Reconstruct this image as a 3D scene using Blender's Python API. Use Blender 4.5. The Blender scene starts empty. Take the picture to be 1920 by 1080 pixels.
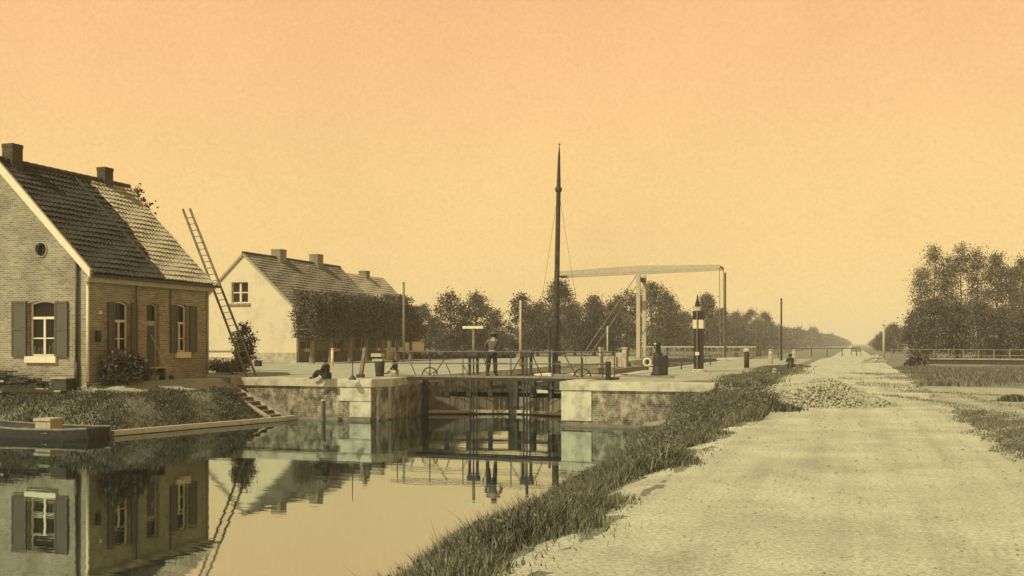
import bpy, bmesh, math, random
import numpy as np
from mathutils import Vector, Matrix
R = math.radians
scene = bpy.context.scene
col = scene.collection
random.seed(7)
rng = np.random.default_rng(7)

# ------------------------------------------------------------------ camera, sky, sun, exposure
F = 1900.0                       # focal length in photograph pixels (1920 wide)
HY = 645.0                       # horizon row
CAMZ = 1.4
TH = math.atan(640.0 / F)        # the canal runs along +Y, the view looks to its left
cs, sn = math.cos(TH), math.sin(TH)
cam = bpy.data.cameras.new("camera")
cam.sensor_width = 36.0
cam.lens = 36.0 * F / 1920.0
cam.shift_y = (HY - 540.0) / 1920.0
cam.clip_start = 0.1
cam.clip_end = 5000
camo = bpy.data.objects.new("camera", cam)
camo.location = (0, 0, CAMZ)
camo.rotation_euler = (R(90), 0, TH)
col.objects.link(camo)
scene.camera = camo

SUN_EL, SUN_AZ = R(47), R(-150)  # azimuth of the sun measured from +Y towards +X: behind the viewer, left
world = bpy.data.worlds.new("World")
scene.world = world
world.use_nodes = True
wn, wl = world.node_tree.nodes, world.node_tree.links
wn.clear()
w_out = wn.new('ShaderNodeOutputWorld')
w_bg = wn.new('ShaderNodeBackground')
w_tc = wn.new('ShaderNodeTexCoord')
w_sep = wn.new('ShaderNodeSeparateXYZ')
w_ramp = wn.new('ShaderNodeValToRGB')
wl.new(w_tc.outputs['Generated'], w_sep.inputs[0])
wl.new(w_sep.outputs['Z'], w_ramp.inputs[0])
e = w_ramp.color_ramp.elements
e[0].position = 0.0;  e[0].color = (0.960, 0.720, 0.300, 1)
e[1].position = 1.0;  e[1].color = (0.25, 0.235, 0.19, 1)
for p, c in ((0.06, (0.960, 0.680, 0.275, 1)), (0.16, (0.995, 0.655, 0.272, 1)), (0.24, (0.992, 0.600, 0.263, 1)), (0.33, (0.975, 0.530, 0.252, 1)), (0.45, (0.44, 0.35, 0.24, 1))):
    k = e.new(p); k.color = c
w_noise = wn.new('ShaderNodeTexNoise')          # faint fine grain multiplied into the sky colour
w_noise.inputs['Scale'].default_value = 300.0
w_noise.inputs['Detail'].default_value = 8.0
w_noise.inputs['Roughness'].default_value = 0.75
w_mr = wn.new('ShaderNodeMapRange')
w_mr.inputs[1].default_value = 0.25; w_mr.inputs[2].default_value = 0.75
w_mr.inputs[3].default_value = 0.89; w_mr.inputs[4].default_value = 1.10
w_mul = wn.new('ShaderNodeVectorMath'); w_mul.operation = 'MULTIPLY'
wl.new(w_tc.outputs['Generated'], w_noise.inputs['Vector'])
wl.new(w_noise.outputs[0], w_mr.inputs[0])
wl.new(w_ramp.outputs[0], w_mul.inputs[0])
w_n2 = wn.new('ShaderNodeTexNoise'); w_n2.inputs['Scale'].default_value = 5.0; w_n2.inputs['Detail'].default_value = 6.0; w_n2.inputs['Roughness'].default_value = 0.6
w_m2 = wn.new('ShaderNodeMapRange'); w_m2.inputs[1].default_value = 0.3; w_m2.inputs[2].default_value = 0.7; w_m2.inputs[3].default_value = 0.95; w_m2.inputs[4].default_value = 1.03
w_mm = wn.new('ShaderNodeMath'); w_mm.operation = 'MULTIPLY'
wl.new(w_tc.outputs['Generated'], w_n2.inputs['Vector']); wl.new(w_n2.outputs[0], w_m2.inputs[0])
wl.new(w_mr.outputs[0], w_mm.inputs[0]); wl.new(w_m2.outputs[0], w_mm.inputs[1])
wl.new(w_mm.outputs[0], w_mul.inputs[1])
wl.new(w_mul.outputs[0], w_bg.inputs[0])
w_bg.inputs[1].default_value = 1.0
wl.new(w_bg.outputs[0], w_out.inputs[0])

sun = bpy.data.lights.new("sun", 'SUN')
sun.energy = 3.95
sun.angle = R(0.6)
sun.color = (1.0, 0.97, 0.80)
suno = bpy.data.objects.new("sun", sun)
sdir = Vector((math.sin(SUN_AZ) * math.cos(SUN_EL), math.cos(SUN_AZ) * math.cos(SUN_EL), math.sin(SUN_EL)))
suno.rotation_euler = sdir.to_track_quat('Z', 'Y').to_euler()
suno.location = (0, 0, 60)
col.objects.link(suno)

scene.view_settings.view_transform = 'Standard'
scene.view_settings.look = 'None'
scene.view_settings.exposure = 0.0
scene.view_settings.gamma = 1.0
scene.view_settings.use_curve_mapping = False
scene.render.engine = 'CYCLES'
scene.cycles.max_bounces = 6
scene.cycles.volume_bounces = 0

# ------------------------------------------------------------------ survey helpers: where a point of the photograph stands
def xat(px, Y):                  # X of column px on the world row Y
    k = (px - 960.0) / F
    return Y * (k * cs - sn) / (cs + sn * k)
def depth(X, Y): return -sn * X + cs * Y
def zat(py, X, Y): return CAMZ + (HY - py) * depth(X, Y) / F
def gp(px, py, z=0.0):           # ground point
    d = F * (CAMZ - z) / (py - HY)
    u = (px - 960.0) / F * d
    return (-sn * d + cs * u, cs * d + sn * u)
def pd(px, d):                   # column px at depth d
    u = (px - 960.0) / F * d
    return (-sn * d + cs * u, cs * d + sn * u)

# ------------------------------------------------------------------ materials
WARM, OLIVE = (0.98, 0.845, 0.52), (0.97, 0.925, 0.57)     # brick and lime wash are warmer than sand and grass
HUE = WARM
def C(v): return (v * HUE[0], v * HUE[1], v * HUE[2], 1)
def newmat(name):
    m = bpy.data.materials.new(name); m.use_nodes = True
    nt = m.node_tree
    return m, nt.nodes, nt.links, nt.nodes['Principled BSDF']
def noise_mat(name, lo, hi, scale=8.0, detail=6.0, rough=0.9, bump=0.0, stretch=(1, 1, 1), bscale=None, contrast=(0.3, 0.7), spec=0.25):
    m, n, l, b = newmat(name)
    tc = n.new('ShaderNodeTexCoord'); mp = n.new('ShaderNodeMapping'); mp.inputs['Scale'].default_value = stretch
    nz = n.new('ShaderNodeTexNoise'); nz.inputs['Scale'].default_value = scale; nz.inputs['Detail'].default_value = detail; nz.inputs['Roughness'].default_value = 0.65
    rp = n.new('ShaderNodeValToRGB')
    rp.color_ramp.elements[0].position = contrast[0]; rp.color_ramp.elements[0].color = C(lo)
    rp.color_ramp.elements[1].position = contrast[1]; rp.color_ramp.elements[1].color = C(hi)
    l.new(tc.outputs['Object'], mp.inputs[0]); l.new(mp.outputs[0], nz.inputs['Vector']); l.new(nz.outputs[0], rp.inputs[0])
    l.new(rp.outputs[0], b.inputs['Base Color'])
    b.inputs['Roughness'].default_value = rough
    b.inputs['Specular IOR Level'].default_value = spec
    if bump:
        bp = n.new('ShaderNodeBump'); bp.inputs['Strength'].default_value = 1.0; bp.inputs['Distance'].default_value = bump
        n2 = n.new('ShaderNodeTexNoise'); n2.inputs['Scale'].default_value = bscale or scale * 3; n2.inputs['Detail'].default_value = 5
        l.new(mp.outputs[0], n2.inputs['Vector']); l.new(n2.outputs[0], bp.inputs['Height']); l.new(bp.outputs[0], b.inputs['Normal'])
    return m
def leaf_mat(name, lo, hi, scale=0.6):
    m, n, l, b = newmat(name)
    g = n.new('ShaderNodeNewGeometry')
    tc = n.new('ShaderNodeTexCoord'); nz = n.new('ShaderNodeTexNoise'); nz.inputs['Scale'].default_value = scale; nz.inputs['Detail'].default_value = 2
    l.new(tc.outputs['Object'], nz.inputs['Vector'])
    ad = n.new('ShaderNodeMath'); ad.operation = 'ADD'
    mu = n.new('ShaderNodeMath'); mu.operation = 'MULTIPLY'; mu.inputs[1].default_value = 0.6
    l.new(g.outputs['Random Per Island'], mu.inputs[0]); l.new(mu.outputs[0], ad.inputs[0])
    m2 = n.new('ShaderNodeMath'); m2.operation = 'MULTIPLY'; m2.inputs[1].default_value = 0.5
    l.new(nz.outputs[0], m2.inputs[0]); l.new(m2.outputs[0], ad.inputs[1])
    rp = n.new('ShaderNodeValToRGB')
    rp.color_ramp.elements[0].position = 0.2; rp.color_ramp.elements[0].color = C(lo)
    rp.color_ramp.elements[1].position = 0.9; rp.color_ramp.elements[1].color = C(hi)
    l.new(ad.outputs[0], rp.inputs[0]); l.new(rp.outputs[0], b.inputs['Base Color'])
    b.inputs['Roughness'].default_value = 0.75; b.inputs['Specular IOR Level'].default_value = 0.2
    tr = n.new('ShaderNodeBsdfTranslucent'); l.new(rp.outputs[0], tr.inputs[0])
    mx = n.new('ShaderNodeMixShader'); mx.inputs[0].default_value = 0.22
    l.new(b.outputs[0], mx.inputs[1]); l.new(tr.outputs[0], mx.inputs[2]); l.new(mx.outputs[0], n['Material Output'].inputs[0])
    return m
def brick_mat(name, a, b_, mortar, dirt=0.5, bw=0.22, rh=0.075, tscale=1.0, msize=0.010, dscale=0.8, bloom=0.0):
    m, n, l, b = newmat(name)
    tc = n.new('ShaderNodeTexCoord'); sp = n.new('ShaderNodeSeparateXYZ'); l.new(tc.outputs['Object'], sp.inputs[0])
    ad = n.new('ShaderNodeMath'); ad.operation = 'ADD'; l.new(sp.outputs['X'], ad.inputs[0]); l.new(sp.outputs['Y'], ad.inputs[1])
    cb = n.new('ShaderNodeCombineXYZ'); l.new(ad.outputs[0], cb.inputs[0]); l.new(sp.outputs['Z'], cb.inputs[1])
    br = n.new('ShaderNodeTexBrick')
    br.inputs['Scale'].default_value = 1.0
    br.inputs['Brick Width'].default_value = bw; br.inputs['Row Height'].default_value = rh
    br.inputs['Mortar Size'].default_value = msize
    br.inputs['Color1'].default_value = C(a); br.inputs['Color2'].default_value = C(b_); br.inputs['Mortar'].default_value = C(mortar)
    l.new(cb.outputs[0], br.inputs['Vector'])
    nz = n.new('ShaderNodeTexNoise'); nz.inputs['Scale'].default_value = dscale; nz.inputs['Detail'].default_value = 9; nz.inputs['Roughness'].default_value = 0.7
    l.new(tc.outputs['Object'], nz.inputs['Vector'])
    mr = n.new('ShaderNodeMapRange'); mr.inputs[1].default_value = 0.3; mr.inputs[2].default_value = 0.7; mr.inputs[3].default_value = 1 - dirt; mr.inputs[4].default_value = 1 + dirt * 0.6
    l.new(nz.outputs[0], mr.inputs[0])
    mu = n.new('ShaderNodeVectorMath'); mu.operation = 'MULTIPLY'; l.new(br.outputs[0], mu.inputs[0]); l.new(mr.outputs[0], mu.inputs[1])
    if bloom:      # white lime bloom in patches
        nb = n.new('ShaderNodeTexNoise'); nb.inputs['Scale'].default_value = 2.6; nb.inputs['Detail'].default_value = 8; nb.inputs['Roughness'].default_value = 0.75
        mpb = n.new('ShaderNodeMapping'); mpb.inputs['Scale'].default_value = (1, 1, 0.6); mpb.inputs['Location'].default_value = (3.1, 7.7, 1.3)
        l.new(tc.outputs['Object'], mpb.inputs[0]); l.new(mpb.outputs[0], nb.inputs['Vector'])
        mrb = n.new('ShaderNodeMapRange'); mrb.inputs[1].default_value = 0.46; mrb.inputs[2].default_value = 0.62; mrb.inputs[4].default_value = 0.85
        l.new(nb.outputs[0], mrb.inputs[0])
        mxb = n.new('ShaderNodeMix'); mxb.data_type = 'RGBA'; mxb.inputs['B'].default_value = C(bloom)
        l.new(mrb.outputs[0], mxb.inputs['Factor']); l.new(mu.outputs[0], mxb.inputs['A']); l.new(mxb.outputs['Result'], b.inputs['Base Color'])
    else: l.new(mu.outputs[0], b.inputs['Base Color'])
    b.inputs['Roughness'].default_value = 0.95; b.inputs['Specular IOR Level'].default_value = 0.15
    bp = n.new('ShaderNodeBump'); bp.inputs['Distance'].default_value = 0.01; l.new(br.outputs['Fac'], bp.inputs['Height']); bp.invert = True
    l.new(bp.outputs[0], b.inputs['Normal'])
    return m
def plain(name, v, rough=0.7, spec=0.3, metal=0.0): return noise_mat(name, v * 0.75, v * 1.2, scale=6.0, rough=rough, spec=spec)

M = {}
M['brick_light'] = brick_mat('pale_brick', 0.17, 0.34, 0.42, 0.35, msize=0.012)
M['brick_quay'] = brick_mat('quay_brick', 0.09, 0.20, 0.26, 0.9, dscale=1.9, bloom=0.5)
HUE = (0.98, 0.89, 0.55)
M['stone_white'] = noise_mat('pale_stone', 0.24, 0.52, scale=2.2, detail=10, rough=0.9, bump=0.012, contrast=(0.30, 0.56))
M['stone_grey'] = noise_mat('grey_stone', 0.20, 0.42, scale=2.5, rough=0.9, bump=0.01)
HUE = WARM
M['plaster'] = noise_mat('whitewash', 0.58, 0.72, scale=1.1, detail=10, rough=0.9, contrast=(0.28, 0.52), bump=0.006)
M['plinth'] = noise_mat('tarred_plinth', 0.10, 0.22, scale=2.0)
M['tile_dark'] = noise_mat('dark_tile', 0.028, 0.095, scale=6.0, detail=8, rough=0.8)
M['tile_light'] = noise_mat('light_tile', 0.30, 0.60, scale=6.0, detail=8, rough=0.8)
M['tile_mid'] = noise_mat('grey_tile', 0.11, 0.34, scale=4.0, detail=8, rough=0.85)
M['tile_pale'] = noise_mat('pale_tile', 0.34, 0.50, scale=5.0, detail=8, rough=0.85)
M['paint_white'] = noise_mat('cream_paint', 0.62, 0.78, scale=4, rough=0.6)
M['paint_grey'] = noise_mat('grey_paint', 0.30, 0.44, scale=4, rough=0.6)
M['shutter'] = noise_mat('dark_shutter_paint', 0.075, 0.12, scale=5, rough=0.6, stretch=(1, 1, 6))
M['dark_wood'] = noise_mat('dark_timber', 0.030, 0.085, scale=5, rough=0.8)
M['black_paint'] = noise_mat('black_paint', 0.018, 0.045, scale=6, rough=0.6)
M['wood'] = noise_mat('weathered_timber', 0.13, 0.30, scale=6, rough=0.85)
M['wood_pale'] = noise_mat('bleached_timber', 0.36, 0.56, scale=6, rough=0.85)
M['iron'] = noise_mat('iron', 0.03, 0.07, scale=9, rough=0.55, spec=0.4)
M['chimney'] = brick_mat('chimney_brick', 0.05, 0.11, 0.13, 0.4)
M['chimney_grey'] = brick_mat('grey_chimney_brick', 0.26, 0.36, 0.36, 0.4)
M['skin'] = plain('skin', 0.27)
M['cloth_dark'] = noise_mat('dark_cloth', 0.02, 0.05, scale=12)
M['cloth_mid'] = noise_mat('grey_cloth', 0.07, 0.13, scale=12)
M['cloth_pale'] = noise_mat('pale_cloth', 0.42, 0.58, scale=12)
M['bark'] = noise_mat('bark', 0.06, 0.14, scale=8, stretch=(1, 1, 0.3))
M['bark_pale'] = noise_mat('pale_bark', 0.16, 0.30, scale=8, stretch=(1, 1, 0.3))
M['leaf'] = leaf_mat('tree_leaves', 0.022, 0.26)
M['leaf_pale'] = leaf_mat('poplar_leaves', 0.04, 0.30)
M['leaf_dark'] = leaf_mat('dark_leaves', 0.015, 0.18)
M['leaf_lime'] = leaf_mat('lime_leaves', 0.02, 0.30, scale=1.2)
HUE = OLIVE
M['grass'] = leaf_mat('bank_grass', 0.016, 0.34, scale=1.3)
M['grass_left'] = leaf_mat('bank_weeds', 0.015, 0.24, scale=1.6)
M['meadow'] = leaf_mat('meadow_grass', 0.09, 0.30, scale=0.3)
M['rock'] = leaf_mat('broken_stone', 0.30, 0.66, scale=1.0)
M['soil'] = noise_mat('soil', 0.12, 0.24, scale=1.4, detail=9, bump=0.03)
m, n, l, b = newmat('window_glass')
b.inputs['Base Color'].default_value = C(0.018); b.inputs['Roughness'].default_value = 0.12; b.inputs['Specular IOR Level'].default_value = 0.18
M['glass'] = m
# canal water: mirror with a greenish tinge over dark depth
m, n, l, b = newmat('canal_water')
n.remove(b)
gl = n.new('ShaderNodeBsdfGlossy'); gl.inputs['Color'].default_value = (0.63, 0.73, 0.745, 1); gl.inputs['Roughness'].default_value = 0.018
df = n.new('ShaderNodeBsdfDiffuse'); df.inputs['Color'].default_value = C(0.05)
mx = n.new('ShaderNodeMixShader'); mx.inputs[0].default_value = 0.97
tc = n.new('ShaderNodeTexCoord'); mp = n.new('ShaderNodeMapping'); mp.inputs['Scale'].default_value = (0.5, 1.6, 1)
nz = n.new('ShaderNodeTexNoise'); nz.inputs['Scale'].default_value = 1.2; nz.inputs['Detail'].default_value = 4
bp = n.new('ShaderNodeBump'); bp.inputs['Strength'].default_value = 1.0; bp.inputs['Distance'].default_value = 0.0022
l.new(tc.outputs['Object'], mp.inputs[0]); l.new(mp.outputs[0], nz.inputs['Vector']); l.new(nz.outputs[0], bp.inputs['Height'])
l.new(bp.outputs[0], gl.inputs['Normal'])
l.new(df.outputs[0], mx.inputs[1]); l.new(gl.outputs[0], mx.inputs[2]); l.new(mx.outputs[0], n['Material Output'].inputs[0])
M['water'] = m
# sandy road: several scales of wear, streaks and specks
def sand_mat(name, base, dark, speck=0.55):
    m, n, l, b = newmat(name)
    tc = n.new('ShaderNodeTexCoord')
    n1 = n.new('ShaderNodeTexNoise'); n1.inputs['Scale'].default_value = 0.7; n1.inputs['Detail'].default_value = 10; n1.inputs['Roughness'].default_value = 0.62
    n2 = n.new('ShaderNodeTexNoise'); n2.inputs['Scale'].default_value = 26; n2.inputs['Detail'].default_value = 6; n2.inputs['Roughness'].default_value = 0.7
    n3 = n.new('ShaderNodeTexNoise'); n3.inputs['Scale'].default_value = 5; n3.inputs['Detail'].default_value = 7; n3.inputs['Roughness'].default_value = 0.75
    mp = n.new('ShaderNodeMapping'); mp.inputs['Scale'].default_value = (1.0, 0.45, 1.0)
    l.new(tc.outputs['Object'], n1.inputs['Vector']); l.new(tc.outputs['Object'], n2.inputs['Vector'])
    l.new(tc.outputs['Object'], mp.inputs[0]); l.new(mp.outputs[0], n3.inputs['Vector'])
    r1 = n.new('ShaderNodeMapRange'); r1.inputs[1].default_value = 0.32; r1.inputs[2].default_value = 0.62; r1.inputs[3].default_value = 0.76; r1.inputs[4].default_value = 1.05
    r2 = n.new('ShaderNodeMapRange'); r2.inputs[1].default_value = 0.30; r2.inputs[2].default_value = 0.70; r2.inputs[3].default_value = 0.58; r2.inputs[4].default_value = 1.30
    r3 = n.new('ShaderNodeMapRange'); r3.inputs[1].default_value = 0.60; r3.inputs[2].default_value = 0.72; r3.inputs[3].default_value = 1.0; r3.inputs[4].default_value = speck
    l.new(n1.outputs[0], r1.inputs[0]); l.new(n2.outputs[0], r2.inputs[0]); l.new(n3.outputs[0], r3.inputs[0])
    a = n.new('ShaderNodeMath'); a.operation = 'MULTIPLY'; l.new(r1.outputs[0], a.inputs[0]); l.new(r2.outputs[0], a.inputs[1])
    a2 = n.new('ShaderNodeMath'); a2.operation = 'MULTIPLY'; l.new(a.outputs[0], a2.inputs[0]); l.new(r3.outputs[0], a2.inputs[1])
    n4 = n.new('ShaderNodeTexNoise'); n4.inputs['Scale'].default_value = 1.0; n4.inputs['Detail'].default_value = 5; n4.inputs['Roughness'].default_value = 0.55
    mp4 = n.new('ShaderNodeMapping'); mp4.inputs['Scale'].default_value = (2.6, 0.10, 1.0)       # wheel ruts worn lengthwise
    l.new(tc.outputs['Object'], mp4.inputs[0]); l.new(mp4.outputs[0], n4.inputs['Vector'])
    r4 = n.new('ShaderNodeMapRange'); r4.inputs[1].default_value = 0.36; r4.inputs[2].default_value = 0.56; r4.inputs[3].default_value = 0.89; r4.inputs[4].default_value = 1.05
    l.new(n4.outputs[0], r4.inputs[0])
    a3 = n.new('ShaderNodeMath'); a3.operation = 'MULTIPLY'; l.new(a2.outputs[0], a3.inputs[0]); l.new(r4.outputs[0], a3.inputs[1])
    mu = n.new('ShaderNodeVectorMath'); mu.operation = 'SCALE'; mu.inputs[0].default_value = C(base)[:3]
    l.new(a3.outputs[0], mu.inputs['Scale']); l.new(mu.outputs[0], b.inputs['Base Color'])
    b.inputs['Roughness'].default_value = 0.97; b.inputs['Specular IOR Level'].default_value = 0.1
    bp = n.new('ShaderNodeBump'); bp.inputs['Distance'].default_value = 0.02; bp.inputs['Strength'].default_value = 0.9
    l.new(n2.outputs[0], bp.inputs['Height']); l.new(bp.outputs[0], b.inputs['Normal'])
    return m
M['sand'] = sand_mat('sandy_road', 0.565, 0.2)
M['quay_sand'] = sand_mat('quay_sand', 0.44, 0.2)
M['ground'] = sand_mat('verge_soil', 0.25, 0.1, 0.6)

# ------------------------------------------------------------------ mesh helpers
class MB:
    def __init__(s): s.v = []; s.f = []
    def add(s, vs, fs):
        o = len(s.v); s.v += [tuple(p) for p in vs]; s.f += [tuple(i + o for i in q) for q in fs]; return s
    def box(s, x0, x1, y0, y1, z0, z1):
        return s.add([(x0,y0,z0),(x1,y0,z0),(x1,y1,z0),(x0,y1,z0),(x0,y0,z1),(x1,y0,z1),(x1,y1,z1),(x0,y1,z1)],
                     [(3,2,1,0),(4,5,6,7),(0,1,5,4),(1,2,6,5),(2,3,7,6),(3,0,4,7)])
    def bar(s, p, q, w, h=None, up=(0,0,1)):      # square bar from p to q
        h = w if h is None else h
        p, q = Vector(p), Vector(q); d = (q - p).normalized(); u = Vector(up)
        if abs(d.dot(u)) > 0.97: u = Vector((0,1,0))
        a = d.cross(u).normalized(); b = a.cross(d).normalized()
        vs = []
        for c in (p, q):
            for i, j in ((-1,-1),(1,-1),(1,1),(-1,1)): vs.append(c + a*(i*w/2) + b*(j*h/2))
        return s.add(vs, [(3,2,1,0),(4,5,6,7),(0,1,5,4),(1,2,6,5),(2,3,7,6),(3,0,4,7)])
    def tube(s, p, q, r0, r1=None, n=8):
        r1 = r0 if r1 is None else r1
        return s.path([p, q], [r0, r1], n)
    def path(s, pts, rs, n=8, closed=False):
        pts = [Vector(p) for p in pts]; vs = []; fs = []
        if not hasattr(rs, '__len__'): rs = [rs] * len(pts)
        N = len(pts); ref = None
        for i, p in enumerate(pts):
            if closed: d = pts[(i+1) % N] - pts[i-1]
            else: d = pts[min(i+1, N-1)] - pts[max(i-1, 0)]
            d.normalize()
            if ref is None: ref = Vector((1,0,0)) if abs(d.x) < 0.8 else Vector((0,1,0))
            a = (ref - d * ref.dot(d)).normalized(); b = d.cross(a); ref = a
            for k in range(n):
                t = 2*math.pi*k/n; vs.append(p + (a*math.cos(t) + b*math.sin(t))*rs[i])
        for i in range(N if closed else N-1):
            j = (i+1) % N
            for k in range(n): fs.append((i*n+k, i*n+(k+1)%n, j*n+(k+1)%n, j*n+k))
        if not closed: fs.append(tuple(range(n))[::-1]); fs.append(tuple((N-1)*n+k for k in range(n)))
        return s.add(vs, fs)
    def lathe(s, c, prof, n=14):                  # prof: (radius, height)
        vs = []; fs = []; P = len(prof)
        for r, z in prof:
            for k in range(n):
                t = 2*math.pi*k/n; vs.append((c[0]+r*math.cos(t), c[1]+r*math.sin(t), c[2]+z))
        for i in range(P-1):
            for k in range(n): fs.append((i*n+k, i*n+(k+1)%n, (i+1)*n+(k+1)%n, (i+1)*n+k))
        fs.append(tuple(range(n))[::-1]); fs.append(tuple((P-1)*n+k for k in range(n)))
        return s.add(vs, fs)
    def prism(s, poly, axis, a, b):               # poly: 2-D outline; extruded along 'x','y' or 'z' from a to b
        n = len(poly)
        def P(u, v, w): return {'x': (w,u,v), 'y': (u,w,v), 'z': (u,v,w)}[axis]
        vs = [P(u,v,a) for u,v in poly] + [P(u,v,b) for u,v in poly]
        fs = [tuple(range(n))[::-1], tuple(range(n, 2*n))] + [(i,(i+1)%n,n+(i+1)%n,n+i) for i in range(n)]
        return s.add(vs, fs)
    def mesh(s, name, origin=(0,0,0)):
        me = bpy.data.meshes.new(name); o = origin
        me.from_pydata([(x-o[0], y-o[1], z-o[2]) for x,y,z in s.v], [], s.f); me.update()
        bm = bmesh.new(); bm.from_mesh(me); bmesh.ops.recalc_face_normals(bm, faces=bm.faces); bm.to_mesh(me); bm.free()
        return me
    def build(s, name, mat, parent=None, smooth=False, label=None, bevel=0.0):
        # parts are modelled in world coordinates; a part's mesh is stored relative to its thing's base
        base = (0,0,0)
        if parent is not None:
            base = tuple(parent.get('_b', (0,0,0)))
        else:
            xs = np.array(s.v); base = ((xs[:,0].min()+xs[:,0].max())/2, (xs[:,1].min()+xs[:,1].max())/2, xs[:,2].min())
        me = s.mesh(name, base)
        o = bpy.data.objects.new(name, me); col.objects.link(o); me.materials.append(M[mat] if isinstance(mat, str) else mat)
        if parent is not None:
            o.parent = parent; o['_b'] = base
        else:
            o.location = base; o['_b'] = base
        if smooth: me.polygons.foreach_set('use_smooth', [True]*len(me.polygons))
        if label: o['label'] = label
        if bevel:
            bv = o.modifiers.new('bevel', 'BEVEL'); bv.width = bevel; bv.segments = 2; bv.limit_method = 'ANGLE'
        return o
def tag(o, label, cat, group=None, kind=None):
    o['label'] = label; o['category'] = cat
    if group: o['group'] = group
    if kind: o['kind'] = kind
    return o
def thing(name, loc, label, cat, group=None):
    o = bpy.data.objects.new(name, None); o.empty_display_size = 0.3; col.objects.link(o)
    o.location = loc; o['_b'] = tuple(loc)
    return tag(o, label, cat, group)
def struct(o, kind='structure'): o['kind'] = kind; return o
def copy_thing(o, loc, label, scale=None, rotz=0.0):
    c = o.copy(); col.objects.link(c); c.location = loc; c['label'] = label; c.rotation_euler = (0, 0, rotz)
    if scale: c.scale = scale
    for ch in o.children:
        k = ch.copy(); col.objects.link(k); k.parent = c
        for g in ch.children:
            q = g.copy(); col.objects.link(q); q.parent = k
    return c
def np_mesh(name, verts, quads=None, tris=None):
    me = bpy.data.meshes.new(name)
    nq = 0 if quads is None else len(quads); ntr = 0 if tris is None else len(tris)
    me.vertices.add(len(verts)); me.vertices.foreach_set('co', np.asarray(verts, np.float32).ravel())
    li = []; st = []; tot = []
    c = 0
    if nq: li.append(np.asarray(quads).ravel()); st.append(np.arange(nq)*4); tot.append(np.full(nq,4)); c = nq*4
    if ntr: li.append(np.asarray(tris).ravel()); st.append(c+np.arange(ntr)*3); tot.append(np.full(ntr,3))
    li = np.concatenate(li).astype(np.int32); st = np.concatenate(st).astype(np.int32); tot = np.concatenate(tot).astype(np.int32)
    me.loops.add(len(li)); me.loops.foreach_set('vertex_index', li)
    me.polygons.add(len(st)); me.polygons.foreach_set('loop_start', st); me.polygons.foreach_set('loop_total', tot)
    me.update(calc_edges=True); me.validate()
    return me
def np_obj(name, me, mat, parent=None, loc=None):
    o = bpy.data.objects.new(name, me); col.objects.link(o); me.materials.append(M[mat])
    if parent is not None: o.parent = parent; o['_b'] = tuple(parent.get('_b', (0,0,0)))
    if loc is not None: o.location = loc
    return o
def blades(pts, h, w, lean=0.35, r=rng):          # pts (n,3), h,w (n,) -> verts, quads, tris
    n = len(pts); a = r.uniform(0, 2*np.pi, n); b = r.uniform(0, 2*np.pi, n)
    side = np.stack([np.cos(a), np.sin(a), np.zeros(n)], 1) * w[:,None]/2
    ln = np.stack([np.cos(b), np.sin(b), np.zeros(n)], 1) * (h*r.uniform(0, lean, n))[:,None]
    up = np.zeros((n,3)); up[:,2] = h
    v = np.empty((n,5,3))
    v[:,0] = pts - side; v[:,1] = pts + side
    v[:,2] = pts + side*0.75 + up*0.55 + ln*0.35; v[:,3] = pts - side*0.75 + up*0.55 + ln*0.35
    v[:,4] = pts + up*0.97 + ln
    i = np.arange(n)[:,None]*5
    return v.reshape(-1,3), i + np.array([[0,1,2,3]]), i + np.array([[3,2,4]])
def leaves(ctr, size, r=rng, flat=0.0):           # ctr (n,3), size (n,) -> quads facing anywhere
    n = len(ctr)
    a = r.normal(size=(n,3)); a /= np.linalg.norm(a, axis=1)[:,None]
    b = r.normal(size=(n,3)); b -= a*np.sum(a*b,1)[:,None]; b /= np.linalg.norm(b, axis=1)[:,None]
    a *= size[:,None]*0.5; b *= size[:,None]*r.uniform(0.3, 0.5, n)[:,None]
    v = np.stack([ctr-a, ctr+b*0.9-a*0.1, ctr+a, ctr-b*0.9+a*0.1], 1)
    return v.reshape(-1,3), np.arange(n)[:,None]*4 + np.array([[0,1,2,3]])
def boolean_cut(mb, cutters, name):               # wall minus openings -> MB
    def tmp(m):
        o = bpy.data.objects.new('tmp', m.mesh('tmp')); col.objects.link(o); return o
    a = tmp(mb); cm = MB()
    for c in cutters: cm.add(c.v, c.f)
    b = tmp(cm)
    md = a.modifiers.new('b', 'BOOLEAN'); md.operation = 'DIFFERENCE'; md.object = b; md.solver = 'EXACT'
    dg = bpy.context.evaluated_depsgraph_get(); dg.update()
    me = bpy.data.meshes.new_from_object(a.evaluated_get(dg))
    out = MB(); out.v = [tuple(v.co) for v in me.vertices]; out.f = [tuple(p.vertices) for p in me.polygons]
    for o in (a, b):
        d = o.data; bpy.data.objects.remove(o); bpy.data.meshes.remove(d)
    bpy.data.meshes.remove(me)
    return out
def sm(t): t = min(1.0, max(0.0, t)); return t*t*(3-2*t)

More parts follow.
